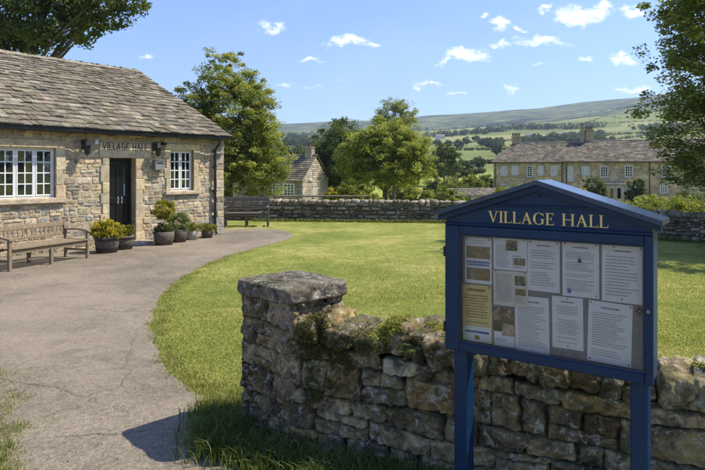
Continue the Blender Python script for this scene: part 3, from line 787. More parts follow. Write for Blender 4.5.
# back slope and underlay
for side in (1,-1):
    v=[roof_pt(-LEN-.1,0.02,0,side),roof_pt(.11,.02,0,side),roof_pt(.11,sl,0,side),roof_pt(-LEN-.1,sl,0,side)]
    v2=[(a,b,c-.05) for a,b,c in v]
    mb.add(v+v2,[(0,1,2,3) if side>0 else (3,2,1,0),(7,6,5,4),(0,4,5,1),(1,5,6,2),(3,2,6,7),(0,3,7,4)],(.25,.22,.185))
roof=mb.build('roof',M_slate,hall)
mb=MB(); x=-LEN
zr=ez0+.05+sl*math.sin(ang)
while x<.1:
    w=rr.uniform(.4,.6); w=min(w,.13-x)
    for sd in (1,-1):
        y0=RY; c=pick([(.25,.22,.17),(.22,.20,.13),(.27,.23,.18)],rr)
        dz=rr.uniform(-.006,.006)
        a=[(x+.004,y0,zr+.085+dz),(x+w-.004,y0,zr+.085+dz),(x+w-.004,y0-sd*.19,zr-.005+dz),(x+.004,y0-sd*.19,zr-.005+dz)]
        b=[(p,q,r-.045) for p,q,r in a]
        f=[(0,1,2,3),(7,6,5,4),(2,1,5,6),(3,2,6,7),(0,3,7,4)]
        mb.add(a+b,[t[::-1] for t in f] if sd>0 else f,c)
    x+=w
mb.build('ridge',M_slate,roof)
# moss on ridge
V_,C_,_=crown([(-.3-i*.9,RY-.03,zr+.07,.5,.07,.02) for i in range(10)],150,26,.035,.022,[(.10,.11,.02),(.16,.16,.03),(.2,.17,.04)],rng)
tag(fast_mesh('moss',V_,4,C_,M_mossl,hall),kind='stuff')
# gutter + downpipe
mb=MB(); gy=-.27; gz=ez0+.015; pr=[]
for i in range(9):
    t=math.pi+math.pi*i/8; pr.append((gy+.045*math.cos(t),gz+.045*math.sin(t)))
inner=[(gy+(a-gy)*.85,gz+(b-gz)*.85) for a,b in pr]
v=[];n=len(pr)
for xx in (-LEN-.1,.16):
    v+=[(xx,a,b) for a,b in pr]+[(xx,a,b) for a,b in inner]
f=[]
for i in range(n-1):
    f+=[(i,i+1,2*n+i+1,2*n+i),(n+i,3*n+i,3*n+i+1,n+i+1)]
for base in (0,2*n):
    for i in range(n-1): f.append((base+i,base+n+i,base+n+i+1,base+i+1) if base==0 else (base+i,base+i+1,base+n+i+1,base+n+i))
f+=[(0,2*n,3*n,n),(n-1,2*n-1,4*n-1,3*n-1)]
mb.add(v,f)
for i in range(14):
    xx=-.4-i*.95; mb.box(xx-.012,xx+.012,gy-.066,-.02,gz-.058,gz-.046)
mb.box(-LEN,.11,-.205,-.17,gz+.0,gz+.06)
mb.build('gutter',M_black,hall)
dpx,_=HF.pix(213,200)
mb=MB(); mb.tube([(dpx,gy,gz-.05),(dpx,gy,gz-.12),(dpx,-.085,gz-.30),(dpx,-.085,.12),(dpx,-.15,.06)],.036,12)
for zz in (.5,1.15,1.8): mb.lathe([(.046,-.02),(.046,.02)],12,o=(dpx,-.085,zz)); mb.box(dpx-.05,dpx+.05,-.06,-.02,zz-.015,zz+.015)
mb.build('downpipe',M_black,hall)
# lamps
def wall_lamp(px,py):
    x,z=HF.pix(px,py+1.5,-.2)
    rt=MB(); rt.box(x-.04,x+.04,-.055,-.03,z-.03,z+.17,bev=.006); rt.tube([(x,-.05,z+.10),(x,-.12,z+.19),(x,-.20,z+.18),(x,-.21,z+.12)],.012,8)
    l=rt.build('wall_lamp',M_black,hall)
    h=MB(); h.lathe([(.012,.17),(.035,.15),(.105,.06),(.115,.04),(.082,.035),(.055,-.13),(.035,-.145),(.012,-.17)],8,o=(x,-.21,z)); h.build('lantern_head',M_black,l)
wall_lamp(87,146); wall_lamp(158,148)
# letter box and small alarm bell box
x,z=HF.pix(156.5,165.5)
mb=MB(); mb.box(x-.13,x+.13,-.15,-.025,z-.11,z+.11,bev=.008); mb.box(x-.14,x+.14,-.165,-.02,z+.112,z+.13,bev=.004); lb=mb.build('letter_box',M_grey,hall)
mb=MB(); mb.box(x-.09,x+.09,-.156,-.151,z+.045,z+.07); mb.build('slot',M_black,lb)
x,z=HF.pix(95,142); mb=MB(); mb.box(x-.035,x+.035,-.09,-.02,z-.05,z+.05,bev=.012); mb.build('alarm_box',M_white,hall)
# small flood light by the right lamp
mb=MB(); x,z=HF.pix(162,143.5); mb.box(x-.05,x+.05,-.14,-.03,z-.04,z+.04,bev=.01); mb.build('security_light',M_black,hall)

# ================================================================== BENCHES
def bench(name,label,loc,rz,mat,Ln=1.75,depth=.56,seat=.42,back=.86,arm=.62,slatsv=True,sc_=1.0,cat='bench'):
    """local x along, front is -y"""
    root=empty(name,label,cat,loc,rz); root.scale=(sc_,)*3
    t=.055
    def leg(x,y,h,ext=0,rake=0):
        m=MB(); m.box(x-t/2,x+t/2,y-t/2,y+t/2,0,h,bev=.005)
        if ext: 
            M=Matrix.Translation((x,y,h))@Matrix.Rotation(rake,4,'X')
            m.box(-t/2,t/2,-t/2,t/2,-.03,ext,bev=.005,M=M)
        m.build('leg',mat,root)
    for x in (-Ln/2,Ln/2):
        leg(x,-depth/2,arm-.02); leg(x,depth/2,seat-.02,back-seat,-R(9))
    leg(0,-depth/2,seat-.07); leg(0,depth/2,seat-.07)
    m=MB()
    for i in range(6):
        y=-depth/2-.01+i*(depth-.02)/5.4; m.box(-Ln/2+.02 if i else -Ln/2+.03,Ln/2-.02,y-.037,y+.037,seat-.022,seat+random.uniform(-.001,.002),(random.uniform(.85,1.15),)*3,bev=.005)
    m.box(-Ln/2+.03,Ln/2-.03,-depth/2-.012,-depth/2+.012,seat-.10,seat-.026,bev=.004)
    m.box(-Ln/2+.03,Ln/2-.03,depth/2-.02,depth/2+.004,seat-.10,seat-.026,bev=.004)
    m.build('seat',mat,root)
    m=MB(); M=Matrix.Translation((0,depth/2,seat))@Matrix.Rotation(-R(9),4,'X'); bh=back-seat
    m.box(-Ln/2+.028,Ln/2-.028,-.016,.016,bh-.085,bh,bev=.006,M=M)
    m.box(-Ln/2+.028,Ln/2-.028,-.014,.014,.07,.12,bev=.005,M=M)
    if slatsv:
        n=int(Ln/.095)
        for i in range(n):
            x=-Ln/2+.028+(Ln-.056)*(i+.5)/n; m.box(x-.022,x+.022,-.008,.008,.118,bh-.083,(random.uniform(.85,1.15),)*3,M=M)
    else:
        for i in range(4):
            z=.14+i*.062; m.box(-Ln/2+.028,Ln/2-.028,-.012,.012,z,z+.046,bev=.004,M=M)
    m.build('backrest',mat,root)
    for x in (-Ln/2,Ln/2):
        m=MB(); 
        pts=[(x,-depth/2-.05,arm-.012),(x,-depth/4,arm+.012),(x,0,arm+.016),(x,depth/2+.06,arm+.004)]
        v=[];f=[]
        for (a,b,c) in pts: v+=[(a-.04,b,c),(a+.04,b,c),(a+.04,b,c-.03),(a-.04,b,c-.03)]
        for i in range(3):
            for k in range(4): f.append((4*i+k,4*i+(k+1)%4,4*i+4+(k+1)%4,4*i+4+k)[::-1])
        f+=[(0,1,2,3),(15,14,13,12)]
        m.add(v,f); m.build('arm',mat,root)
    for x in (-Ln/2,Ln/2): m=MB(); m.box(x-.02,x+.02,-depth/2+.03,depth/2-.03,.14,.18,bev=.004); m.build('stretcher',mat,root)
    return root
a=g(9.5,271.8); b=g(87.5,258.3)
ln=math.hypot(a[0]-b[0],a[1]-b[1]); ud=((b[0]-a[0])/ln,(b[1]-a[1])/ln)
nb_=(-ud[1],ud[0])
c=((a[0]+b[0])/2+nb_[0]*.28,(a[1]+b[1])/2+nb_[1]*.28)
bench('wooden_bench','weathered wooden bench with slatted back in front of the wide white window',(c[0],c[1],.006),math.atan2(ud[1],ud[0]),M_wood,Ln=ln,back=.70,arm=.55,seat=.37)
a=g(228,227.5); b=g(262,226.5)
bench('park_bench','dark wooden bench with horizontal back boards between the hall corner and the boundary wall',((a[0]+b[0])/2,(a[1]+b[1])/2+.25,.0),R(6),M_darkwood,Ln=1.28,back=.88,arm=.6,slatsv=False)

# ================================================================== PLANTS BY THE DOOR
def barrel(root,r,h,mat=M_barrel,name='tub',hoops=True):
    m=MB(); m.lathe([(r*.80,0),(r*.93,h*.5),(r,h),(r*.92,h),(r*.88,h-.05)],26)
    p=m.build(name,mat,root,True)
    if hoops:
        m=MB()
        for z,rr_ in ((h*.22,r*.875),(h*.80,r*.985)): m.lathe([(rr_,-.018),(rr_+.006,-.016),(rr_+.009,.016),(rr_-.01,.018)],26,o=(0,0,z))
        m.build('hoop',M_black,p)
    m=MB(); m.lathe([(r*.02,h-.06),(r*.88,h-.055)],20); m.build('soil',M_soil,p)
    return p
def foliage(root,lobes,ncl,nlf,cr,leaf,cols,seed,name='foliage',**k):
    rn_=np.random.default_rng(seed); V_,C_,_=crown(lobes,ncl,nlf,cr,leaf,cols,rn_,**k)
    return fast_mesh(name,V_,4,C_,M_leaf,root)
def pot(label,px,py,r,h,plant,mat=M_barrel,cat='planter',name='planter',hoops=True,dz=.006):
    x,y=g(px,py); y+=r*.9
    root=empty(name,label,cat,(x,y,dz)); barrel(root,r,h,mat,hoops=hoops); plant(root,r,h); return root
def goldbush(root,r,h):
    foliage(root,[(0,0,h+.13,.27,.26,.24),(.13,0,h+.11,.22,.22,.18),(-.14,0,h+.08,.2,.2,.15)],100,60,.09,.040,G_YEL,21)
    m=MB()
    for i in range(8): a=i*.8; m.tube([(0,0,h-.06),(.12*math.cos(a),.12*math.sin(a),h+.08),(.24*math.cos(a),.24*math.sin(a),h+.2)],.006,5,(.5,.45,.3))
    m.build('stems',M_bark,root)
def lowgreen(root,r,h):
    foliage(root,[(0,0,h+.07,.26,.24,.13),(.12,.0,h+.14,.12,.12,.12)],50,50,.08,.036,[(.07,.10,.02),(.13,.16,.02),(.26,.25,.03)],22)
def topiary(root,r,h):
    foliage(root,[(0,0,h+.50,.235,.235,.22)],80,60,.07,.034,[(.08,.10,.015),(.17,.18,.02),(.30,.27,.025),(.36,.31,.03)],23,name='topiary_ball',hollow=.7)
    foliage(root,[(0,0,h+.06,.22,.2,.10)],40,50,.07,.04,[(.05,.08,.02),(.10,.13,.03)],24,name='underplanting')
    m=MB(); m.tube([(0,0,h-.06),(.01,0,h+.15),(0,0,h+.45)],.016,7,(.6,.5,.35)); m.build('stem',M_bark,root)
def bluegreen(root,r,h):
    foliage(root,[(0,0,h+.16,.27,.22,.2),(-.14,0,h+.26,.15,.13,.16),(.07,0,h+.28,.12,.1,.14)],80,60,.08,.035,[(.10,.14,.06),(.16,.20,.09),(.26,.29,.13)],25,up=0)
def yellowsmall(root,r,h):
    foliage(root,[(0,0,h+.08,.22,.2,.11)],40,45,.06,.03,[(.08,.10,.02),(.16,.17,.02),(.30,.27,.03)],26)
pot('wooden half barrel with a golden yellow bush nearest the wooden bench',102.5,254,.25,.34,goldbush)
pot('lower half barrel with green and yellow plants right in front of the door jamb',119,250.5,.24,.30,lowgreen)
pot('dark tub with a round yellow green topiary ball right of the door',161,246,.235,.30,topiary,hoops=False)
pot('clay pot with a bluish green shrub beside the topiary tub',177,243,.19,.30,bluegreen,M_pot,hoops=False)
pot('small round pot with low yellow flowers near the drainpipe foot',206,238.5,.15,.17,yellowsmall,M_pot,hoops=False)
pot('middle pale round pot with green shoots under the small window',190.5,240.5,.16,.22,yellowsmall,m_plain('pale_stone_pot',(.30,.27,.23),.8,var=.2,bmp=.3),hoops=False)
x,y=g(219,232.5); r_=empty('watering_can','small blue grey watering can at the foot of the drainpipe','can',(x,y-.05,.005)); r_.scale=(.75,.75,.75)
mb=MB(); mb.lathe([(.09,0),(.085,.16),(.06,.18),(.055,.18)],16); mb.build('can_body',m_plain('pale_blue_metal',(.25,.34,.42),.4),r_,True)
mb=MB(); mb.tube([(.08,0,.05),(.19,0,.20)],[.02,.012],8); mb.build('spout',m_plain('pale_blue_metal2',(.25,.34,.42),.4),r_)
mb=MB(); mb.tube([(-.08,0,.04),(-.14,0,.12),(-.08,0,.22),(0,0,.24),(.05,0,.17)],.009,8); mb.build('handle',M_grey,r_)

# ================================================================== PIER AND NEAR WALL
PL=(-.775,3.98); PD=(.70,-.715)
pf=Frame(PL[0],PL[1],*PD); pw=.57; pdp=.50; PH=.90
pier=empty('stone_pier','square stone pier with a flat slab cap ending the dry stone wall','gate pier',(PL[0],PL[1],0),pf.rz)
mb=MB(); rn=random.Random(31); ins=.035
mb.box(ins+.05,pw-ins-.05,ins+.05,pdp-ins-.05,-.1,PH-.02,(.10,.085,.065),mi=0)
def pier_faces():
    W=pw-2*ins; Dp=pdp-2*ins
    return [(W,lambda u,v,d:(ins+u,ins-d,v)),(Dp,lambda u,v,d:(pw-ins+d,ins+u,v)),(W,lambda u,v,d:(pw-ins-u,pdp-ins+d,v)),(Dp,lambda u,v,d:(ins-d,pdp-ins-u,v))]
for k,(W_,em) in enumerate(pier_faces()):
    for q in courses(0,W_,-.02,PH-.01,(.06,.19),(.10,.32),41+k,(),wav=.035,jit=.04,split=.5):
        patch(mb,q,em,26,20,rn.uniform(.008,.026),.014,24,.06,pick(PAL_PIER,rn,.3),rn.random()*50,inset=.0003,back=-.012,mi=0,tilt=.12,facet=.024)
mb.build('pier_body',M_pier,pier,True)
mb=MB()
blob(mb,(pw/2,pdp/2,PH+.035),(pw/2+.012,pdp/2+.012,.052),n=30,rough=.010,nscale=14,p=9,col_=(.25,.225,.19),seed=3)
mb.build('cap_stone',M_pier,pier,True)

WF=Frame(-.34,3.585,.90,-.43)
WT=.40
def wtop(u): return .755-.035*u+.012*math.sin(u*2.3) if u<.9 else .7235-.012*(u-.9)+.012*math.sin(u*2.3)
wall=empty('dry_stone_wall','mossy dry stone wall running right from the gate pier behind the blue notice board','wall',(-.34,3.585,0),WF.rz)
mb=MB(); rn=random.Random(52); WL=4.2; U0=-.12
mb.box(U0,WL,.075,WT-.075,-.1,.60,(.10,.085,.065))
rn=random.Random(52)
for q in courses(U0,WL,-.03,.62,(.075,.20),(.11,.42),77,(),wav=.045,jit=.05,split=.5):
    sx=max(q[1][0]-q[0][0],.05); nu=int(min(34,max(12,sx*90))); 
    q=[(u,v/.62*(wtop(u)-.10) if v>0 else v) for u,v in q]
    patch(mb,q,lambda u,v,d:(u,.03+.03*(v)-d,v),int(nu*1.4),22,rn.uniform(.010,.038),.014,22,.07,pick(PAL_DRY,rn,.32),rn.random()*50,inset=.0005,back=-.028,tilt=.13,facet=.026)
for q in courses(U0,WL,-.03,.62,(.08,.17),(.16,.45),78,(),wav=.02,jit=.02,split=.3):
    q=[(u,v/.62*(wtop(u)-.10) if v>0 else v) for u,v in q]
    patch(mb,q,lambda u,v,d:(u,WT-.03-.03*v+d,v),8,6,rn.uniform(.015,.04),.012,10,.42,pick(PAL_DRY,rn,.2),rn.random()*50,inset=.0045,back=-.05)
wall_v=list(mb.v); mb.build('walling',M_dry,wall,True)
mb=MB(); u=U0+.10; k=0; rn=random.Random(9); cop=[]
while u<WL:
    w=rn.uniform(.08,.19); h=rn.uniform(.055,.09); zc=wtop(u+w/2)-.075+h*.72
    blob(mb,(u+w/2,WT/2+rn.uniform(-.012,.012),zc),(w/2+.006,WT/2+rn.uniform(-.03,.02),h),rot=(rn.uniform(-.10,.10),rn.uniform(-.3,.3),rn.uniform(-.16,.16)),n=20,rough=.024,nscale=20,p=6.5,col_=pick(PAL_DRY,rn,.25),seed=k*3.1)
    cop.append((u+w/2,zc+h)); u+=w+.004; k+=1
cope_v=list(mb.v); mb.build('coping',M_dry,wall,True)
# moss cushions growing on the stones: tufts rooted on the stone surfaces
WALLV=np.concatenate(wall_v+cope_v)
def moss_on(targets,cols,per,sig,leaf,seed):
    rm=np.random.default_rng(seed); P=[]
    for (px,py,rx,rz_,yy) in targets:
        x,z=WF.pix(px,py,yy)
        d=((WALLV[:,0]-x)/rx)**2+((WALLV[:,2]-z)/rz_)**2
        nz_=np.array([mnoise.noise(Vector(tuple(v*28))) for v in WALLV[(d<1.6)&(WALLV[:,1]<.24)]])
        v=WALLV[(d<1.6)&(WALLV[:,1]<.24)]; dd=d[(d<1.6)&(WALLV[:,1]<.24)]
        v=v[(dd+nz_*1.5)<1.0]
        v=np.repeat(v,per,axis=0); P.append(v+rm.normal(0,sig,v.shape)*[1,.6,1]+[0,-.003,.004])
    P=np.concatenate(P); V=rot_leaves(P,leaf,.6,.4,rm); cols=np.array(cols); C=cols[rm.integers(0,len(cols),len(P))]*rm.uniform(.7,1.3,(len(P),1))
    tag(fast_mesh('moss',V,4,C,M_mossl,wall),kind='stuff')
moss_on([(384,322,.11,.075,.05),(378,334,.04,.08,.0),(432,324,.10,.05,.05),(443,330,.05,.05,.0),(318,300,.08,.04,.05),(405,314,.06,.03,.1),(690,355,.10,.05,.06),(705,362,.08,.06,.02),(350,303,.06,.03,.1),(478,335,.06,.03,.06)],[(.15,.16,.02),(.25,.25,.03),(.38,.35,.05)],10,.007,.009,1)
moss_on([(310,345,.10,.18,0),(325,345,.14,.09,0),(340,365,.10,.06,0),(310,392,.06,.10,0),(372,350,.10,.03,0),(420,345,.12,.03,0),(330,385,.07,.04,0),(360,338,.08,.03,0)],[(.06,.058,.014),(.09,.085,.018),(.14,.125,.025)],6,.006,.008,2)
def fern(px,py,n,ln,seed):
    rr_=np.random.default_rng(seed); x,z=WF.pix(px,py,-.02); V=[];C=[]
    for i in range(n):
        a=rr_.uniform(0,2*math.pi); L_=ln*rr_.uniform(.6,1.2); dx=math.cos(a)*.6; dy=-abs(math.sin(a))*.5; 
        for s in range(9):
            t=(s+1)/9; c=np.array([x+dx*L_*t,-.02+dy*L_*t,z+L_*(.5*t-.75*t*t)])
            for sg in (-1,1):
                w=L_*.16*(1-t*.6)
                p=np.array([-dy,dx,0])*sg; 
                V.append([c,c+np.array([dx,dy,.1])*w*.5+p*w*.3,c+p*w+np.array([0,0,-w*.2]),c+p*w*.4-np.array([dx,dy,0])*w*.3]); C.append(np.array([.09,.15,.02])*rr_.uniform(.7,1.3))
    return V,C
V=[];C=[]
for i,a in enumerate([(408,345,9,.10),(417,352,12,.12),(402,352,8,.09),(428,354,8,.08),(385,338,7,.06),(352,345,5,.05),(300,405,7,.09)]):
    v,c=fern(*a,seed=i); V+=v;C+=c
tag(fast_mesh('wall_ferns',np.array(V),4,np.array(C),M_grass,wall),kind='stuff')
# ================================================================== NOTICE BOARD
BR=(1.225,2.45); BL=(.4625,2.965)
BF=Frame((BR[0]+BL[0])/2,(BR[1]+BL[1])/2,BR[0]-BL[0],BR[1]-BL[1])
hw=math.hypot(BR[0]-BL[0],BR[1]-BL[1])/2; BD=.15
bx=BF.ox; by=BF.oy
board=empty('notice_board','navy blue wooden notice board on two posts with VILLAGE HALL in cream letters','notice board',(bx,by,0),BF.rz)
for a,b in ((454,468),(630,645)):
    x0,_=BF.pix(a,400,.035); x1,_=BF.pix(b,400,.035)
    m=MB(); m.box(x0,x0+.068,.035,.125,-.25,.83,bev=.004); m.build('post',M_blue,board)
zb=.823; zt=1.432; fo=.036
oz0=.862; oz1=1.388
m=MB()                                            # carcass
m.box(-hw,-hw+.024,.022,BD,zb,zt+.05,bev=.003); m.box(hw-.024,hw,.022,BD,zb,zt+.05,bev=.003)
m.box(-hw+.024,hw-.024,.022,BD,zb,zb+.026,bev=.003); m.box(-hw+.024,hw-.024,BD-.016,BD-.002,zb+.026,zt)
m.box(-hw+.024,hw-.024,.022,BD-.016,zt-.03,zt-.002)
m.build('case',M_blue,board)
m=MB(); m.box(-hw+.025,hw-.025,.062,.072,zb+.027,zt-.032); m.build('pin_panel',M_felt,board)
xl,_=BF.pix(459.5,290,0); xr,_=BF.pix(645.5,300,0)
xl=max(-hw+.03,xl); xr=min(hw-.03,xr); print('board',-hw,xl,xr,hw)
m=MB(); m.box(-hw-.004,xl,-.006,.020,zb-.004,zt,bev=.004); m.box(xr,hw+.004,-.006,.020,zb-.004,zt,bev=.004)
m.box(xl,xr,-.006,.020,zb-.004,oz0,bev=.004); m.box(xl,xr,-.006,.020,oz1,zt,bev=.004)
df=m.build('glazed_door',M_blue,board)
m=MB(); m.box(xl+.0005,xr-.0005,.008,.011,oz0+.0005,oz1-.0005); m.build('pane',M_pane,df)
m=MB()
for a in ((xl+.0003,xl+.007,oz0+.0003,oz1-.0003),(xr-.007,xr-.0003,oz0+.0003,oz1-.0003),(xl+.007,xr-.007,oz0+.0003,oz0+.007),(xl+.007,xr-.007,oz1-.007,oz1-.0003)): m.box(a[0],a[1],.0006,.0078,a[2],a[3],(1,1,1))
m.build('glazing_bead',m_plain('dark_bead',(.02,.03,.05),.5),df)
m=MB(); m.lathe([(.008,-.004),(.008,.0),(.006,.003)],14); o=m.build('lock',M_grey,df); o.location=((xr+hw)/2,-.008,1.12); o.rotation_euler=(R(90),0,0)
for zz in (.93,1.3):
    m=MB(); m.tube([(-hw-.006,-.008,zz-.025),(-hw-.006,-.008,zz+.025)],.005,8); m.build('hinge',M_black,df)
az=1.655; ez=1.497; ex=hw+.042; sl_=(az-ez)/ex
def roofz(x): return az-abs(x)*sl_
m=MB(); y0=.004
# header + gable front (solid pentagon)
V=[(-hw,y0,zt+.002),(hw,y0,zt+.002),(hw,y0,roofz(hw)-.024),(0,y0,az-.024),(-hw,y0,roofz(hw)-.024)]
m.add(V+[(a,BD,c) for a,b,c in V],[(0,1,2,3,4),(9,8,7,6,5),(0,5,6,1),(1,6,7,2),(2,7,8,3),(3,8,9,4),(4,9,5,0)])
hd=m.build('header',M_blue,board)
m=MB(); 
bz=1.534; hx=(az-.03-bz)/sl_
m.box(-min(hx,hw)+.005,min(hx,hw)-.005,-.008,.004,bz-.004,bz+.005,bev=.002)
m.box(-hw-.004,hw+.004,-.012,.004,zt+.001,zt+.012,bev=.003)
for sg in (-1,1):                                  # barge boards
    a=(0,az-.022); b=(sg*ex*.985,roofz(ex*.985)-.022); w=.026
    v=[(a[0],-.022,a[1]),(b[0],-.022,b[1]),(b[0],-.022,b[1]-w),(a[0],-.022,a[1]-w)]
    v+=[(p,.004,q) for p,_,q in v]
    f=[(0,3,2,1),(4,5,6,7),(0,1,5,4),(1,2,6,5),(2,3,7,6),(3,0,4,7)]
    m.add(v,f if sg>0 else [t[::-1] for t in f])
m.build('moulding',M_blue,hd)
_w=lettering('VILLAGE HALL',serif_glyphs(),-.262+.018,.272+.018,1.4535,.053,.004,.0022,space=.07,gap=.52)
for q in _w: q.build('lettering',M_gold,hd)
m=MB(); m.tube([(0,.004,1.585),(0,-.012,1.585),(0,-.014,1.578)],.003,8); m.build('hook',M_black,hd)
for sg in (-1,1):
    m=MB(); yf,yb=-.050,BD+.03
    P=[(0,az),(sg*ex,roofz(ex)),(sg*ex,roofz(ex)-.021),(0,az-.021)]
    n1=10; v=[];f=[]
    v=[(p,yf,q) for p,q in P]+[(p,yb,q) for p,q in P]
    f=[(0,3,2,1),(4,5,6,7),(0,1,5,4),(1,2,6,5),(2,3,7,6),(3,0,4,7)]
    if sg<0: f=[t[::-1] for t in f]
    m.add(v,f); m.build('roof_board',M_bluetop,board)

M_print=m_plain('print',(.42,.42,.44),.8,var=.1)
M_print2=m_plain('heading_print',(.16,.16,.18),.8,var=.1)
M_blueink=m_plain('blue_print',(.06,.15,.38),.8)
M_cols={}
def flat(c):
    if c not in M_cols: M_cols[c]=m_plain('card_%d'%len(M_cols),c,.7,.3,var=.12,vs=30)
    return M_cols[c]
def m_photo(nm,stops,sc__):
    m_,nt,b=newmat(nm); L(nt,ramp(nt,noise_(nt,sc__,5,.6,pos(nt),.6),stops),b.inputs['Base Color']); b.inputs['Roughness'].default_value=.35; return m_
M_ph1=m_photo('landscape_print',[(.3,(.03,.03,.02)),(.45,(.30,.17,.05)),(.55,(.10,.13,.04)),(.7,(.45,.52,.6))],45)
M_ph2=m_photo('dark_print',[(.35,(.01,.012,.01)),(.5,(.06,.07,.03)),(.62,(.40,.32,.2))],40)
M_ph3=m_photo('stone_print',[(.3,(.18,.12,.06)),(.5,(.42,.33,.2)),(.7,(.55,.5,.4))],35)
def notice(label,tl,tr,br,bl,draw,base=M_paper,yy=.0585,pins=((.08,.97),(.92,.97)),cat='notice',name='paper_notice',group=None,tilt=None):
    def p(c): return BF.pix(c[0]/2.044+430,c[1]/2.044+170,yy)
    a,b,c_,d=map(p,(tl,tr,br,bl)); w=((b[0]-a[0])+(c_[0]-d[0]))/2; h=((a[1]-d[1])+(b[1]-c_[1]))/2
    cx=(a[0]+b[0]+c_[0]+d[0])/4; cz=(a[1]+b[1]+c_[1]+d[1])/4
    ang=math.atan2(b[1]-a[1],b[0]-a[0])*.5 if tilt is None else R(tilt)
    X,Y=BF.world(cx,yy); root=empty(name,label,cat,(X,Y,cz),BF.rz,group)
    root.rotation_euler=(0,-ang,BF.rz)
    m=MB(); nx=6;nz=6; v=[];f=[]; rr_=random.Random(int(cx*1e4))
    sd=rr_.random()*40
    for j in range(nz+1):
        for i in range(nx+1):
            x=-w/2+w*i/nx; z=-h/2+h*j/nz; v.append((x,-.0008-.0016*(mnoise.noise(Vector((x*14+sd,z*14,0)))+.6),z))
    for j in range(nz):
        for i in range(nx): a_=j*(nx+1)+i; f.append((a_,a_+1,a_+nx+2,a_+nx+1))
    k=len(v); v+=[(x,y+.0004,z) for x,y,z in v[:k]]; f+=[tuple(i+k for i in t)[::-1] for t in f]
    m.add(v,f); m.build('sheet',base,root,True)
    draw(root,w,h,rr_)
    for n_,(u,t) in enumerate(pins):
        m=MB(); m.lathe([(.0035,-.0005),(.0035,.001),(.002,.003)],10); o=m.build('pin',rr_.choice([M_black,M_grey,flat((.45,.30,.1)),flat((.05,.12,.3))]),root); o.location=(-w/2+w*u,-.0042,-h/2+h*t); o.rotation_euler=(R(90),0,0)
    return root
YP=-.0048
def rect(root,name,x0,x1,z0,z1,mat,lift=0):
    m=MB(); m.box(x0,x1,YP-lift-.0004,YP-lift,z0,z1); return m.build(name,mat,root)
def textlines(root,x0,x1,z0,z1,n,rr_,mat=M_print,center=False,hgt=.34,name='print',ragged=.35,skip=.12):
    m=MB(); st=(z1-z0)/n
    for i in range(n):
        if rr_.random()<skip: continue
        z=z1-(i+.5)*st; W=(x1-x0)*(1-ragged*rr_.random()); xs_=x0 if not center else (x0+x1)/2-W/2; x=xs_
        while x<xs_+W:
            w=min(rr_.uniform(.004,.016),xs_+W-x); m.box(x,x+w,YP-.0003,YP,z-st*hgt/2,z+st*hgt/2); x+=w+.0022
    return m.build(name,mat,root) if m.n else None
def d_letter(n,title=True,logo=None,center=False):
    def f(root,w,h,rr_):
        if title: textlines(root,-w*.20,w*.22,h*.385,h*.42,1,rr_,M_print2,True,.6,'heading',0,0)
        textlines(root,-w*.40,w*.40,-h*.40,h*.33,n,rr_,center=center)
        if logo:
            m=MB(); m.lathe([(h*.035,0),(h*.035,.0004)],14); o=m.build('emblem',M_ink,root); o.location=(-w*.02,YP-.0008,h*.16); o.rotation_euler=(R(90),0,0)
            rect(root,'emblem_stem',-w*.025,-w*.012,h*.17,h*.25,M_ink,.0004)
    return f
def d_blue(root,w,h,rr_):
    d_letter(20,True,True)(root,w,h,rr_); rect(root,'blue_mark',-w*.36,-w*.26,-h*.44,-h*.36,M_blueink)
def d_leaf(root,w,h,rr_):
    textlines(root,-w*.3,w*.3,h*.36,h*.46,2,rr_,M_print,True)
    rect(root,'picture',-w*.42,w*.44,h*.05,h*.31,M_ph1); textlines(root,-w*.42,w*.42,-h*.12,-.0,2,rr_,M_blueink,True,.7,'blue_heading',.1,0)
    rect(root,'picture',-w*.42,w*.44,-h*.42,-h*.16,M_ph1)
def d_news(root,w,h,rr_):
    textlines(root,-w*.42,-w*.02,-h*.42,h*.36,13,rr_); textlines(root,.06*w,w*.44,-h*.42,h*.0,5,rr_)
    rect(root,'picture',-w*.12,w*.22,h*.12,h*.45,M_ph2); rect(root,'picture',w*.12,w*.44,-h*.32,-h*.1,M_ph1)
def d_news2(root,w,h,rr_):
    textlines(root,-w*.42,w*.06,-h*.42,h*.42,19,rr_,skip=.05,ragged=.1)
    rect(root,'picture',w*.14,w*.44,h*.12,h*.38,M_ph2); rect(root,'picture',w*.14,w*.44,-h*.16,h*.02,M_ph1); textlines(root,w*.14,w*.44,-h*.42,-h*.2,5,rr_)
def d_yellow(root,w,h,rr_):
    rect(root,'white_panel',-w*.47,w*.47,-h*.48,-h*.22,M_paper)
    br=flat((.30,.20,.04)); textlines(root,-w*.3,w*.3,h*.38,h*.44,1,rr_,br,True,.8,'heading',0,0)
    textlines(root,-w*.4,w*.4,-h*.18,h*.34,11,rr_,br,True)
    rect(root,'blue_strip',-w*.4,w*.4,-h*.34,-h*.30,M_blueink,.0004); rect(root,'emblem',-w*.08,w*.08,-h*.45,-h*.38,br,.0004)
def d_photo(root,w,h,rr_):
    rect(root,'dark_picture',-w*.5,w*.5,h*.08,h*.5,M_ph2); rect(root,'stone_picture',-w*.08,w*.5,-h*.22,h*.08,M_ph3); rect(root,'green_block',-w*.5,-w*.08,-h*.12,h*.08,flat((.03,.05,.02)))
    textlines(root,-w*.4,w*.3,-h*.42,-h*.28,3,rr_)
notice('white leaflet with two landscape pictures and a blue heading, top left of the board',(72,137),(127,140),(126,233),(71,231),d_leaf)
notice('white news sheet with dark picture at its top, second in the top row',(130,138),(199,142),(199,207),(130,203),d_news)
notice('cream newspaper cutting in columns with small pictures at its right edge, mid left',(130,205),(201,209),(200,282),(130,276),d_news2,base=flat((.74,.69,.58)),yy=.0565)
notice('plain white typed sheet in the top row, third from the left',(200,143),(266,147),(265,251),(200,246),d_letter(15,True))
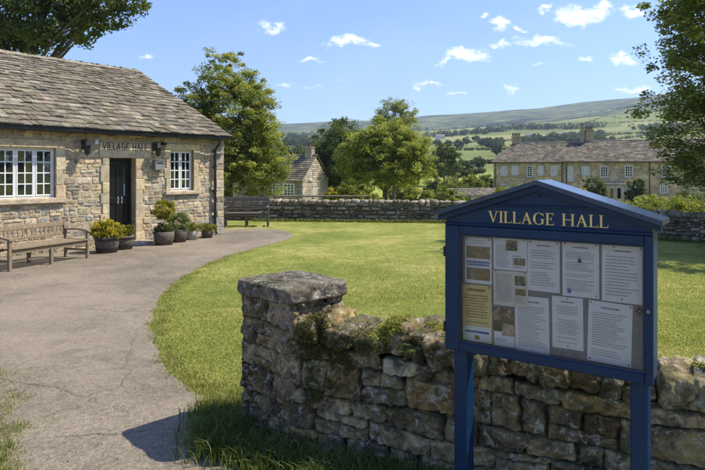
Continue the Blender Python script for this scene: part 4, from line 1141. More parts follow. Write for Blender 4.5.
notice('white typed sheet with a small round black emblem and a blue mark at its foot',(271,146),(347,150),(345,263),(271,257),d_blue,pins=((.08,.97),(.92,.96),(.93,.05)))
notice('wide white typed sheet at the top right of the board',(352,152),(436,158),(435,275),(351,268),d_letter(13,True),pins=((.3,.97),(.95,.97),(.5,.06)))
notice('yellow poster with a white foot at the lower left',(66,233),(127,237),(127,355),(65,348),d_yellow,base=flat((.82,.66,.26)))
notice('narrow picture card, dark above and pale stone below, beside the yellow poster',(131,279),(173,282),(172,363),(130,358),d_photo,yy=.0595)
notice('white typed sheet in the bottom row right of the picture card',(175,256),(245,262),(243,378),(173,370),d_letter(18,True),pins=((.1,.97),(.5,.05)),yy=.0605)
notice('smaller white typed sheet in the middle of the bottom row',(251,257),(315,263),(312,370),(249,361),d_letter(17,True,center=True),pins=((.5,.96),(.5,.06)),yy=.0600)
notice('large white typed sheet hanging slightly tilted at the bottom right',(326,267),(415,276),(411,402),(320,390),d_letter(18,True),pins=((.05,.97),(.95,.97),(.06,.04),(.95,.04)),yy=.0600,tilt=-1.5)
def d_tag(root,w,h,rr_):
    m=MB(); m.add([(-w*.42,YP-.0006,0),(0,YP-.0006,-h*.42),(w*.42,YP-.0006,0),(0,YP-.0006,h*.42)],[(0,1,2,3)]); m.build('diamond',M_ink,root)
    rect(root,'diamond_mark',-w*.14,w*.14,-h*.08,h*.08,flat((.5,.25,.08)),.001)
notice('little brown card with a black diamond at the right edge of the board',(418,276),(438,277),(438,301),(418,300),d_tag,base=flat((.25,.19,.13)),yy=.0610,pins=(),cat='card',name='sign_card')

# ================================================================== FAR BOUNDARY WALL
def drywall_run(P,name,label,hgt,seed,z0=None,res=(5,4)):
    root=empty(name,label,'wall',(0,0,0)); mb=MB(); cp=MB(); rn=random.Random(seed)
    acc=0
    for (x0,y0),(x1,y1) in zip(P[:-1],P[1:]):
        Lg=math.hypot(x1-x0,y1-y0); fr=Frame(x0,y0,x1-x0,y1-y0); U=0
        em=lambda u,v,d: (fr.world(u,.04*v-d)+(v,))
        a=fr.world(0,.06);b=fr.world(Lg,.06);c=fr.world(Lg,.40);d_=fr.world(0,.40)
        mb.add([a+(-.3,),b+(-.3,),c+(-.3,),d_+(-.3,),a+(hgt-.1,),b+(hgt-.1,),c+(hgt-.1,),d_+(hgt-.1,)],[(0,1,5,4),(1,2,6,5),(2,3,7,6),(3,0,4,7),(4,5,6,7)],(.10,.09,.07))
        for q in courses(0,Lg,-.02,hgt-.10,(.06,.14),(.13,.5),seed+int(acc*10),(),wav=.025,jit=.02,split=.3):
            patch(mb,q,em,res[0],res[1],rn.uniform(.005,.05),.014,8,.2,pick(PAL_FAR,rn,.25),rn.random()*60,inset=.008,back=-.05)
        u=0
        while u<Lg:
            w=rn.uniform(.09,.34); h=rn.uniform(.05,.10); c=fr.world(u+w/2,.22)
            blob(cp,(c[0],c[1],hgt-.06),(w/2+.004,.21,h),rot=(0,rn.uniform(-.12,.12),fr.rz+rn.uniform(-.1,.1)),n=4,rough=.02,nscale=8,p=3.5,col_=pick([(.27,.23,.17),(.20,.18,.14),(.33,.29,.22)],rn,.25),seed=u)
            u+=w
        acc+=Lg
    mb.build('walling',M_far,root); cp.build('coping',M_far,root,True)
    return root,mb
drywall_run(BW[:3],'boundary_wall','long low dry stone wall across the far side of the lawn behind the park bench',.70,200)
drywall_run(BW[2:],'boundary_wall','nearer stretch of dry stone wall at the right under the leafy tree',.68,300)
# wooden rail fence behind
def rail_fence(P,label,h=.95,step=1.9,rails=2):
    root=empty('rail_fence',label,'fence',(0,0,0)); r=MB()
    for (x0,y0),(x1,y1) in zip(P[:-1],P[1:]):
        Lg=math.hypot(x1-x0,y1-y0); n=max(1,int(Lg/step))
        for i in range(n):
            t=i/n; x=x0+(x1-x0)*t; y=y0+(y1-y0)*t; z=terr(x,y); m=MB(); m.box(x-.05,x+.05,y-.05,y+.05,z-.2,z+h+random.uniform(-.03,.04),bev=.01); m.build('post',M_oldwood,root)
            xn=x0+(x1-x0)*(i+1)/n; yn=y0+(y1-y0)*(i+1)/n; zn=terr(xn,yn)
            for k in range(rails):
                zz=h-.08-k*.35; r.tube([(x,y-.06,z+zz),(xn,yn-.06,zn+zz+random.uniform(-.02,.02))],.035,5)
    r.build('rails',M_oldwood,root); return root
rail_fence([(-2.9,22.6),(.6,22.4)],'grey rail fence just above the far lawn wall, left of the round tree',h=.80,rails=1)
rail_fence([at(437,30)[:2],at(470,29)[:2],at(500,27)[:2]],'weathered rail fence in front of the hedges left of the notice board roof',h=.92)

# ================================================================== COTTAGE
Cz=-2.3
cf=Frame((302.5-CX)/F*45,45,.9,-.43)
cot=empty('stone_cottage','small stone cottage with a steep slate roof half hidden by the tall green tree','building',(cf.ox,cf.oy,Cz),cf.rz)
CL=9.5; CW=4.15; ce=1.03-Cz; ca=2.80-Cz
wins=[]
for (a,b,c,d) in ((272,279.5,183.5,195.5),(283.5,294.5,183.5,196)):
    x0,z1=cf.pix(a,c); x1,_=cf.pix(b,c); _,z0=cf.pix(b,d); wins.append((x0,x1,z0-Cz,z1-Cz))
mb=MB(); mb.box(-CL,0,.06,CW-.02,-.3,ce,(.3,.26,.2))
v=[(-.05,0.05,ce),(-.05,CW-.05,ce),(-.05,CW/2,ca-.05),(-.3,.05,ce),(-.3,CW-.05,ce),(-.3,CW/2,ca-.05)]
mb.add(v,[(0,1,2),(5,4,3),(0,2,5,3),(1,4,5,2)],(.34,.3,.22))
rn=random.Random(70); PC=[(.40,.34,.24),(.34,.29,.21),(.44,.38,.28),(.30,.26,.2),(.38,.33,.26)]
for q in courses(-CL,0,0,ce,(.12,.24),(.2,.6),71,wins,wav=.02):
    patch(mb,q,lambda u,v,d:(u,.04-d,v),2,2,.02,.01,5,.1,pick(PC,rn,.2),rn.random()*9,inset=.008,back=-.01)
for q in courses(0,CW,0,ca,(.12,.24),(.2,.55),72,(),wav=.02):
    c=[(u,min(v_,ce+(ca-ce)*(1-abs(u-CW/2)/(CW/2)))) for u,v_ in q]
    if max(z for _,z in c)-min(z for _,z in c)<.03 or (min(q[0][1],q[1][1])>ce+(ca-ce)*(1-abs((q[0][0]+q[1][0])/2-CW/2)/(CW/2))): continue
    patch(mb,c,lambda u,v,d:(d+.004,u,v),2,2,.02,.01,5,.1,pick(PC,rn,.2),rn.random()*9,inset=.008,back=-.01)
mb.build('wall',M_house,cot)
def slab_roof(mb,x0,x1,ye,ze,yr,zr_,hipl=0,hipr=0,rn=None,ex=.30,wr=(.3,.6),th=.03,pal=PAL_ROOF,skew=0):
    """one slope of slates from eave (ye,ze) to ridge (yr,zr_); hip insets at ends"""
    Ls=math.hypot(yr-ye,zr_-ze); n=int(Ls/ex); ty=(yr-ye)/Ls; tz=(zr_-ze)/Ls; ny,nz=-tz*(1 if yr>ye else -1),abs(ty)
    for k in range(n):
        s0=k*Ls/n; s1=s0+Ls/n*1.25; f=s0/Ls; a=x0+hipl*f; b=x1-hipr*f; x=a
        while x<b:
            w=rn.uniform(*wr); xe=min(x+w,b)
            if b-xe<wr[0]*.5: xe=b
            P=[(x,s0,th*1.2),(xe-.01,s0,th*1.2),(xe-.01,min(s1,Ls),.003),(x,min(s1,Ls),.003)]
            t=[(p,ye+s*ty+(h+th)*ny,ze+s*tz+(h+th)*nz) for p,s,h in P]; bt=[(p,ye+s*ty+h*ny,ze+s*tz+h*nz) for p,s,h in P]
            fc=[(0,1,2,3),(7,6,5,4),(0,4,5,1),(1,5,6,2),(3,2,6,7),(0,3,7,4)]
            if yr<ye: fc=[q[::-1] for q in fc]
            mb.add(t+bt,fc,pick(pal,rn,.18)); x=xe
PFR=[(.14,.12,.095),(.17,.145,.11),(.115,.10,.08),(.205,.175,.135),(.10,.085,.068)]
mb=MB(); rn=random.Random(5)
tn=(ca-ce)/(CW/2)
slab_roof(mb,-CL-.1,.12,-.25,ce-.25*tn+.05,CW/2,ca+.06,rn=rn,ex=.22,pal=PFR)
slab_roof(mb,-CL-.1,.12,CW+.25,ce-.25*tn+.05,CW/2,ca+.06,rn=rn,ex=.3,pal=PFR)
mb.box(-CL-.1,.13,CW/2-.1,CW/2+.1,ca+.05,ca+.14,(.22,.2,.17),bev=.03)
rf=mb.build('roof',M_farslate,cot)
mb=MB(); chx=-.55; mb.box(chx-.3,chx+.3,CW/2-.28,CW/2+.28,ca-.3,ca+.62,(.36,.30,.21),bev=.02); mb.box(chx-.35,chx+.35,CW/2-.33,CW/2+.33,ca+.62,ca+.70,(.34,.29,.21),bev=.02); ch=mb.build('chimney',M_house,rf)
mb=MB(); mb.lathe([(.11,0),(.09,.3),(.11,.34)],10,o=(chx,CW/2,ca+.70),c=(1.8,1.2,.8)); mb.build('chimney_pot',M_pot,ch)
def far_window(parent,x0,x1,z0,z1,cols,rows,y=.0,white=True,axis=0,fw=.07):
    def B(m,a,b,q_,d,e,f,**k):
        if axis==0: m.box(a,b,q_,d,e,f,**k)
        else: m.box(-d,-q_,a,b,e,f,**k)
    m=MB(); B(m,x0,x0+fw,y-.03,y+.05,z0,z1); B(m,x1-fw,x1,y-.03,y+.05,z0,z1); B(m,x0+fw,x1-fw,y-.03,y+.05,z0,z0+fw); B(m,x0+fw,x1-fw,y-.03,y+.05,z1-fw,z1)
    for c in range(1,cols): xx=x0+fw+(x1-x0-2*fw)*c/cols; B(m,xx-.03,xx+.03,y-.022,y+.04,z0+fw,z1-fw)
    for r in range(1,rows): zz=z0+fw+(z1-z0-2*fw)*r/rows; B(m,x0+fw,x1-fw,y-.018,y+.03,zz-.02,zz+.02)
    w=m.build('window',M_white,parent)
    m=MB(); B(m,x0+fw,x1-fw,y+.01,y+.02,z0+fw,z1-fw); m.build('pane',M_glass if white==True else white,w)
    m=MB(); B(m,x0-.12,x1+.12,y-.10,y-.0,z0-.14,z0-.005,c=(.40,.36,.28)); m.build('sill',M_house,w)
    return w
for (x0,x1,z0,z1),c in zip(wins,(2,3)): far_window(cot,x0,x1,z0,z1,c,4)
gx=lambda px,py:None
far_window(cot,1.05,1.32,ce-.05,ce+.5,1,1,axis=1); far_window(cot,1.55,1.85,ce-1.35,ce-.75,1,2,axis=1)

# ================================================================== TERRACE
TZ=-2.35
tf=Frame((493.5-CX)/F*77,77,.97,-.24)
ter=empty('terraced_house','long two storey stone terrace with slate roofs and tall chimneys beyond the notice board','building',(tf.ox,tf.oy,TZ),tf.rz)
te=2.72-TZ; t1=tf.pix(564,162)[0]
def tw(a,b,c,d,y=0):
    x0,z1=tf.pix(a,c,y); x1,_=tf.pix(b,c,y); _,z0=tf.pix((a+b)/2,d,y); return (x0,x1,z0-TZ,z1-TZ)
W1=[tw(501,506.5,166.5,175.5),tw(512.2,517.8,166,174.8),tw(527,532.5,166,177),tw(538.4,543.2,166,175),tw(551.5,556.8,166,175.5)]
W2=[tw(568.3,572.8,167,181,-.25),tw(581.7,589.2,166.5,175,-.25),tw(600.5,608,166.5,177,-.25),tw(625,632.5,166,177,-.25),tw(662,670,166,177,-.25),tw(660,667.5,186,193,-.25),tw(626,633,186.5,196,-.25),tw(690,697,166,177,-.25)]
W1b=[tw(501,506.5,184.5,194),tw(527,533,184.5,195),tw(551,557,184.5,195)]
print('terrace',t1,te,W1[0],W2[0])
TL=34.; TD=8.2
mb=MB(); mb.box(0,t1,.06,TD,-.4,te,(.3,.26,.2)); mb.box(t1,TL,-.19,TD,-.4,te,(.3,.26,.2)); rn=random.Random(90)
PT=[(.54,.41,.24),(.46,.36,.21),(.56,.45,.28),(.42,.31,.18),(.50,.40,.26),(.44,.34,.22),(.48,.33,.16)]
for q in courses(0,t1,0,te,(.16,.3),(.3,.8),91,W1+W1b,wav=.02):
    patch(mb,q,lambda u,v,d:(u,.04-d,v),2,2,.015,.008,5,.05,pick(PT,rn,.12),rn.random()*9,inset=.006,back=-.01)
for q in courses(t1,TL,0,te,(.16,.3),(.3,.8),92,W2,wav=.02):
    patch(mb,q,lambda u,v,d:(u,-.21-d,v),2,2,.015,.008,5,.05,pick(PT,rn,.12),rn.random()*9,inset=.006,back=-.01)
mb.build('wall',M_house,ter)
M_pale=m_plain('curtained_glass',(.42,.43,.42),.3,var=.3,vs=3)
def frame_sur(x0,x1,z0,z1,y):
    m=MB()
    m.box(x0-.18,x0-.01,y-.04,y+.05,z0-.0,z1+.0,(.42,.37,.28)); m.box(x1+.01,x1+.18,y-.04,y+.05,z0,z1,(.42,.37,.28)); m.box(x0-.22,x1+.22,y-.045,y+.05,z1+.01,z1+.24,(.40,.36,.28)); return m
for i,(a,b,c,d) in enumerate(W1+W1b):
    w=far_window(ter,a,b,c,d,2,4 if i!=2 else 5,white=M_pale if i in (0,1,3,4) else True); frame_sur(a,b,c,d,0).build('surround',M_house,w)
for i,(a,b,c,d) in enumerate(W2):
    w=far_window(ter,a,b,c,d,3 if i else 2,4,y=-.25,white=M_pale if i in (0,1) else True); frame_sur(a,b,c,d,-.25).build('surround',M_house,w)
tr=5.28-TZ; RYt=4.1
def hiproof(x0,x1,yf,ze,zr_,inset,nm,seed,hr=0):
    mb=MB(); rn=random.Random(seed); yb=TD+.3; ym=RYt+yf*.5
    slab_roof(mb,x0,x1,yf,ze,ym,zr_,inset,hr,rn,ex=.32,wr=(.3,.7),pal=PFR)
    slab_roof(mb,x0,x1,yb,ze,ym,zr_,inset,hr,rn,ex=.5,wr=(.5,1.),pal=PFR)
    d=.02
    mb.add([(x0,yf,ze-d),(x0,yb,ze-d),(x0+inset,ym,zr_-d)],[(0,2,1)],(.13,.125,.115))
    mb.add([(x1,yf,ze-d),(x1,yb,ze-d),(x1-hr,ym,zr_-d)],[(0,1,2)],(.13,.125,.115))
    mb.add([(x0,yf,ze-d),(x1,yf,ze-d),(x1-hr,ym,zr_-d),(x0+inset,ym,zr_-d),(x0,yb,ze-d),(x1,yb,ze-d)],[(0,1,2,3),(3,2,5,4)],(.15,.14,.13))
    mb.tube([(x0+inset,ym,zr_+.05),(x1-hr,ym,zr_+.05)],.10,6,(.21,.19,.17))
    mb.tube([(x0,yf,ze+.02),(x0+inset,ym,zr_+.03)],.09,6,(.14,.13,.12))
    return mb.build('roof',M_farslate,ter)
r1=hiproof(-.25,t1+3.2,-.30,te-.05,tr,2.9,'a',1)
r2=hiproof(t1-.15,TL+.3,-.60,te+.0,tr+.16,3.6,'b',2,.0)
mb=MB(); mb.tube([(-.2,-.37,te-.06),(t1-.2,-.37,te-.06)],.07,6); mb.tube([(t1-.1,-.67,te-.03),(TL,-.67,te-.03)],.07,6)
for xx in (.25,t1-.25): mb.tube([(xx,-.06,te-.1),(xx,-.06,0)],.05,6)
mb.tube([(t1+.25,-.32,te-.1),(t1+.25,-.32,0)],.06,6); xx=tf.pix(649,170)[0]; mb.tube([(xx,-.32,te-.1),(xx,-.32,0)],.05,6)
mb.build('gutter',M_black,ter)
def chimney(par,px0,px1,ytop,npots,wd=.8,yc=RYt,c=(.34,.28,.19)):
    x0,zt_=tf.pix(px0,ytop,yc); x1,_=tf.pix(px1,ytop,yc); zt_-=TZ
    m=MB(); m.box(x0,x1,yc-wd/2,yc+wd/2,tr-.9,zt_-.45,c,bev=.03); m.box(x0-.08,x1+.08,yc-wd/2-.08,yc+wd/2+.08,zt_-.45,zt_-.30,c,bev=.03); o=m.build('chimney',M_house,par)
    for i in range(npots):
        m=MB(); xx=x0+(x1-x0)*(i+.5)/npots; m.lathe([(.13,0),(.10,.38),(.13,.42)],8,c=(1.9,1.3,.9),o=(xx,yc,zt_-.30)); m.build('chimney_pot',M_pot,o)
    return o
chimney(r1,512,520.5,134,4); chimney(r2,580.4,584.3,124.5,1,.7); c3=chimney(r2,585.2,593,127.5,3,.9,c=(.30,.25,.17))
x0,z0=tf.pix(590,132,RYt); x1,z1=tf.pix(590,120.5,RYt)
mb=MB(); mb.tube([(x0,RYt,z0-TZ),(x0,RYt,z1-TZ)],.035,5)
for k in range(5): mb.tube([(x0-.9+.4*k,RYt-.25+.0,z1-TZ-.35+.12*k),(x0-.9+.4*k,RYt+.45,z1-TZ-.35+.12*k)],.02,4)
mb.tube([(x0-1.0,RYt,z1-TZ-.4),(x0+1.1,RYt,z1-TZ+.25)],.025,4)
mb.build('aerial',M_black,c3)
# porch
pa=tw(606.5,624.2,183.5,202.5,-1.9)
mb=MB(); a,b,c,d=pa
mb.box(a,b,-1.9,-.22,0,d-.15,(.36,.31,.23),bev=.02); p_=mb.build('porch',M_house,ter)
mb=MB(); mb.box(a-.15,b+.15,-2.05,-.2,d-.15,d+.02,(.33,.32,.30),bev=.02); mb.build('porch_roof',M_farslate,p_)
mb=MB(); q=(b-a)
for k in (.16,.58): mb.box(a+q*k,a+q*(k+.26),-1.93,-1.88,.55,d-.45,(1,1,1)); 
mb.build('porch_frame',M_white,p_)
mb=MB()
for k in (.18,.60): mb.box(a+q*k,a+q*(k+.22),-1.945,-1.93,.62,d-.52)
mb.build('porch_glass',M_glass,p_)

def small_building(name,label,loc,rz,w,d,h,rh,wallc=(.36,.32,.25),roofc=PFR,mat=None):
    root=empty(name,label,'building',loc,rz); rn=random.Random(int(loc[0]*10))
    mb=MB(); mb.box(-w/2,w/2,-d/2,d/2,-.6,h,wallc)
    v=[(sx*w/2,y,z) for sx in (-1,1) for y,z in ((-d/2,h),(d/2,h),(0,h+rh))]
    mb.add(v,[(0,2,1),(3,4,5)],wallc); mb.build('wall',mat or M_house,root)
    mb=MB(); slab_roof(mb,-w/2-.2,w/2+.2,-d/2-.2,h-.1,0,h+rh,rn=rn,ex=max(.3,rh*.12),wr=(w*.04,w*.09),pal=roofc); slab_roof(mb,-w/2-.2,w/2+.2,d/2+.2,h-.1,0,h+rh,rn=rn,ex=max(.3,rh*.12),wr=(w*.04,w*.09),pal=roofc)
    mb.build('roof',M_farslate if not mat else mat,root)
    m=MB(); 
    for k in range(2): xx=-w*.25+k*w*.5; m.box(xx-w*.05,xx+w*.05,-d/2-.06,-d/2+.02,h*.4,h*.8)
    m.build('window',M_glass,root); return root
p=at(478,56); small_building('outbuilding','low slate roofed outbuilding among bushes left of the notice board roof',(p[0],p[1],-2.4),R(12),5.5,3.6,1.5,.9,roofc=[(.13,.115,.095),(.16,.14,.115)])
# ================================================================== TREES
tree('broadleaf_tree','tall light green tree behind the corner of the hall and the park bench',(-5.75,28,-.35),
     [(0,0,2.9,2.5,2.1,2.1),(.2,0,4.8,2.15,1.9,1.8),(-.35,0,6.35,1.55,1.3,1.35),(1.25,0,1.9,1.5,1.3,1.4),(-1.8,0,3.9,1.4,1.2,1.7),(1.9,0,2.6,1.0,1.0,1.2),(-1.6,0,5.2,1.3,1.1,1.2),(1.5,-.2,3.7,1.1,1.2,1.3),(1.0,0,5.6,1.0,1,1.0),(-1.5,0,1.8,1.4,1.2,1.3)],1150,95,.30,.095,G_ASH,1.5,.17,seed=11,nlimb=24,hollow=.35,up=.6)
tree('broadleaf_tree','big dark leafy tree rising behind the hall roof at the far left',(-14.5,25.5,-.3),
     [(0,0,9.6,4.6,4,2.9),(3.0,-.5,8.7,2.6,2.2,1.15),(-3,0,8.5,3.2,3,2.4),(4.6,-.8,9.6,2.0,1.6,1.3),(1.0,-.6,7.6,2.6,2,1.1),(5.3,-.8,8.9,1.1,1.0,.75),(3.6,-.8,9.3,2.2,1.6,1.4),(2.2,-.8,10.3,2.6,1.8,1.6)],560,80,.42,.15,G_DARK,4.0,.34,seed=12,nlimb=34,hollow=.35)
tree('broadleaf_tree','overhanging leafy tree at the right edge in front of the terrace',(10.6,14.0,-.02),
     [(0,0,5.4,3.3,3.2,2.4),(-1.6,-.3,3.7,2.0,2.0,1.7),(-1.3,0,6.4,2.3,2.2,1.6),(.4,0,3.0,2.8,2.4,1.9),(-2.6,-.4,4.5,1.25,1.2,1.2),(-2.5,-.3,2.6,1.15,1.1,1.0),(-2.0,0,5.6,1.6,1.3,1.6),(.5,0,7.6,1.8,1.8,1.2),(-1.0,-.4,1.8,1.6,1.3,.9),(-2.2,-.5,1.7,1.2,1,.7),(-2.9,-.4,3.7,1.0,1,.9),(-2.9,-.4,2.9,1.1,1,.9),(-2.8,-.4,1.9,1.0,1,.8),(.9,-1.9,5.4,2.6,2.0,2.1)],1900,85,.29,.078,[(.10,.135,.03),(.15,.185,.04),(.21,.24,.055),(.29,.30,.085)],1.8,.2,seed=13,nlimb=50,hollow=.35,up=.6,cat='tree')
def T(name,label,px,Z,w,h,cols,seed,leaf,ncl=260,nlf=60,th=.22,cr=None,group=None,shape='round',trunk=None,hollow=.5):
    x,y,z=at(px,Z); r=w/2
    if shape=='round': lobes=[(0,0,h*.56,r*.92,r*.85,h*.36),(-.45*r,0,h*.45,r*.6,r*.6,h*.28),(.5*r,-.1*r,h*.48,r*.6,r*.6,h*.3),(.1*r,0,h*.78,r*.55,r*.5,h*.2)]
    elif shape=='bush': lobes=[(0,0,h*.42,r,r*.8,h*.5),(-.5*r,0,h*.3,r*.55,r*.6,h*.38),(.45*r,-.2*r,h*.35,r*.6,r*.55,h*.42)]
    else: lobes=[(0,0,h*.62,r*.8,r*.8,h*.34),(-.5*r,0,h*.6,r*.4,r*.5,h*.22),(.5*r,0,h*.68,r*.4,r*.5,h*.2)]
    return tree(name,label,(x,y,z),lobes,ncl,nlf,cr or w*.075,leaf,cols,h*th,trunk or w*.035,cat='bush' if shape=='bush' else 'tree',seed=seed,nlimb=10 if shape=='bush' else 18,group=group,hollow=hollow,trunkn=8)
x_,y_,z_=at(385,40)
tree('broadleaf_tree','round sunlit yellow green tree standing just beyond the far lawn wall',(x_,y_,z_),[(.1,0,4.35,3.0,2.6,2.05),(-1.6,0,3.6,1.8,1.6,1.4),(1.75,0,3.5,1.9,1.6,1.4),(.2,0,5.6,2.0,1.8,1.05),(.2,-.6,3.0,2.5,1.7,1.15),(-1.6,-.2,4.6,1.3,1.3,1.1),(1.9,-.2,4.5,1.2,1.3,1.1)],1150,85,.36,.11,[(.13,.17,.035),(.20,.24,.045),(.28,.31,.065),(.37,.38,.10)],1.4,.24,seed=21,nlimb=22,hollow=.35,up=.6)
T('broadleaf_tree','darker tree just left of and behind the round sunlit tree',338,50,5.8,8.5,G_DARK,22,.15,ncl=520,nlf=80,cr=.5)
x_,y_,z_=at(394,62)
tree('broadleaf_tree','tall thin leaved tree whose top shows above the round sunlit tree',(x_,y_,z_),[(0,0,9.4,2.2,1.8,2.0),(-1.4,0,9.0,1.2,1.2,1.3),(1.5,0,9.3,1.2,1.2,1.3),(.1,0,10.7,1.6,1.2,.9),(0,0,6.5,1.6,1.5,1.5)],400,46,.40,.14,[(.16,.20,.06),(.23,.27,.08),(.31,.33,.12)],5.5,.15,seed=23,nlimb=26,hollow=.25,up=.6)
T('broadleaf_tree','dark rounded tree in the valley right of the tall thin leaved tree',444,120,7.2,9.2,G_DARK,24,.26,ncl=260,nlf=70)
T('broadleaf_tree','small dark tree in the field left of the terrace chimneys',463,130,5.4,5.0,G_DARK,25,.26,ncl=150,nlf=60)
T('broadleaf_tree','dark tree behind the cottage roof ridge',297,75,5.5,5.8,G_DARK,26,.2,ncl=220,nlf=60)
T('broadleaf_tree','lower dark tree left of the cottage chimney',276,85,6.4,6.0,G_DARK,27,.2,ncl=220,nlf=60)
T('broadleaf_tree','broad dark tree between the cottage gable and the round sunlit tree',331,66,4.6,6.3,G_DARK,28,.2,ncl=220,nlf=60)
# bushes behind the far wall
BU=[(353,28,1.7,1.6,G_LIGHT,'mid green bush just above the wall at the foot of the round tree'),
    (342,33,1.5,1.75,G_DARK,'small dark bush between the cottage gable and the mid green bush'),
    (331,30,.9,1.35,G_YEL,'tiny yellow flowering bush beside the cottage gable'),
    (367,31,1.5,1.35,G_ASH,'rounded bush under the left side of the round tree'),
    (419,33,2.0,1.55,G_LIGHT,'pale bush right of the round tree trunk'),
    (438,36,2.4,1.75,G_LIGHT,'large pale green bush above the right end of the lawn wall'),
    (430,48,2.6,2.1,G_LIGHT,'tall pale green thicket behind the pale bush'),
    (449,44,2.4,2.2,[(.09,.12,.02),(.14,.17,.03),(.20,.22,.05)],'sunlit thicket left of the dark valley tree'),
    (448,30,1.7,1.45,G_ASH,'dense green bush left of the notice board eave'),
    (462,58,3.6,2.6,G_DARK,'dark bush beside the slate roofed outbuilding'),
    (472,40,2.6,1.9,G_LIGHT,'light bush in front of the outbuilding'),
    (487,44,3.0,2.1,[(.10,.12,.015),(.19,.19,.02),(.26,.25,.03)],'yellow green bush in front of the terrace left end'),
    (503,48,3.2,2.6,[(.10,.12,.015),(.19,.19,.02),(.26,.25,.03)],'yellow green hedge bush above the left slope of the board roof'),
    (520,52,4.6,2.9,G_ASH,'green hedge bush below the terrace left windows'),
    (539,54,3.4,2.7,G_ASH,'green shrub directly above the board roof peak'),
    (556,60,2.4,2.9,G_DARK,'dark shrub below the fifth terrace window'),
    (578,62,2.3,2.6,G_YEL,'bright yellow green bush right of the board roof peak'),
    (594,66,2.7,4.0,G_DARK,'tall dark bush between the yellow bush and the porch'),
    (636,68,2.3,3.6,G_DARK[:2],'very dark round bush right of the porch'),
    (655,40,3.4,2.0,G_ASH,'low green bush above the right lawn wall'),
    (676,36,3.6,1.9,G_LIGHT,'light hedge bush under the overhanging leafy tree'),
    (640,46,3.0,1.9,G_LIGHT,'yellow green hedge bush right of the board roof'),
    (700,44,4.0,2.6,G_DARK,'dark hedge bush at the right edge'),
    (472,74,4.4,3.6,G_LIGHT,'pale field bush behind the outbuilding'),
    (455,82,4.4,3.8,G_ASH,'green field bush below the dark valley tree'),
    (482,92,4.6,3.6,G_DARK,'dark field bush left of the terrace wall'),
    (436,95,3.6,3.0,G_DARK,'dark bush in the meadow behind the pale thicket'),
    (402,80,3.6,3.0,G_ASH,'meadow bush behind the round sunlit tree'),
    (612,50,3.4,1.5,G_ASH,'low green shrub in front of the porch')]
for i,(px,Z,w,h,cols,lab) in enumerate(BU):
    T('bush',lab,px,Z,w,h,cols,60+i,.045+.0023*Z,ncl=int(70+w*22),nlf=55,shape='bush',cr=w*.10,group='bushes beyond the lawn wall',hollow=.5)
# trees on the right, off frame, that the hall windows mirror and that shade the lawn edge
p=(24,2.5,0)
tree('broadleaf_tree','tall broad tree outside the frame opposite the hall front',p,[(0,0,5,3.5,3.5,3.5),(1,-2,4,3,3,3)],200,50,.6,.3,G_DARK,1.5,.25,seed=81)
tree('broadleaf_tree','second broad tree outside the frame opposite the hall front',(30,9,0),[(0,0,5,4,4,3.5),(-1,-2,4,3,3,3)],200,50,.6,.3,G_DARK,1.5,.25,seed=82)

# ---- distant hedgerow trees: three shapes, copied
protos=[]
for i in range(3):
    rn_=np.random.default_rng(300+i)
    t=tree('hedgerow_tree','small dark tree in the distant hedgerows of the valley',(0,0,0),[(0,0,.55,.48,.45,.38),(-.2,0,.45,.35,.3,.3),(.22,0,.5,.32,.3,.32)],60,26,.16,.13,[G_FAR,G_DARK[:3],[(.04,.06,.018),(.065,.085,.025)]][i],.2,.04,seed=300+i,nlimb=4,group='trees scattered over the distant fields',trunkn=5)
    protos.append(t)
rr=random.Random(44); used=[False]*3; cnt=0
def put(px,Z,w,h):
    global cnt
    x,y,z=at(px,Z); i=rr.randrange(3); s=(w,w,h)
    if not used[i]: used[i]=True; o=protos[i]; o.location=(x,y,z-.02*h); o.rotation_euler=(0,0,rr.uniform(0,6)); o.scale=s
    else: o=copy_tree(protos[i],None,(x,y,z-.02*h),rr.uniform(0,6),s)
    cnt+=1
for k in range(34): Z=rr.choice([330,420,520,640,800])*rr.uniform(.95,1.05); put(rr.uniform(255,705),Z,rr.uniform(6,11),rr.uniform(5,8))
for k in range(22): put(rr.uniform(520,605),rr.uniform(430,560),rr.uniform(7,11),rr.uniform(5,8))
for k in range(16): put(rr.uniform(270,345),rr.uniform(170,330),rr.uniform(6,11),rr.uniform(5,9))
for k in range(9): put(rr.uniform(482,500),rr.uniform(420,520),rr.uniform(7,10),rr.uniform(6,8))
for k in range(6): put(rr.uniform(425,500),rr.uniform(150,230),rr.uniform(4,6),rr.uniform(3,4.5))
# woods and hedgerows read as masses
def mass(name,label,segs,leafs,cols,seed,per=9):
    rn_=np.random.default_rng(seed); P=[]
    for (x0,y0,x1,y1,wd,h,n) in segs:
        t=rn_.uniform(0,1,n); x=x0+(x1-x0)*t+rn_.normal(0,wd/2,n); y=y0+(y1-y0)*t+rn_.normal(0,wd/2,n)
        for a,b in zip(x,y):
            hh=h*rn_.uniform(.45,1.15); zz=terr(a,b); rx=hh*.5
            d=rn_.normal(size=(per,3)); d/=np.linalg.norm(d,axis=1)[:,None]; P.append(np.array([a,b,zz+hh*.5])+d*np.array([rx,rx,hh*.5])*rn_.uniform(.6,1,(per,1)))
    P=np.concatenate(P); V=rot_leaves(P,leafs,.9,.5,rn_); c=np.array(cols)[rn_.integers(0,len(cols),len(P))]*rn_.uniform(.75,1.25,(len(P),1))
    o=fast_mesh(name,V,4,c,M_leaf); tag(o,label,'wood' if name=='woodland' else 'hedge',kind='stuff'); return o
def seg(p0,Z0,p1,Z1,wd,h,n): a=at(p0,Z0);b=at(p1,Z1); return (a[0],a[1],b[0],b[1],wd,h,n)
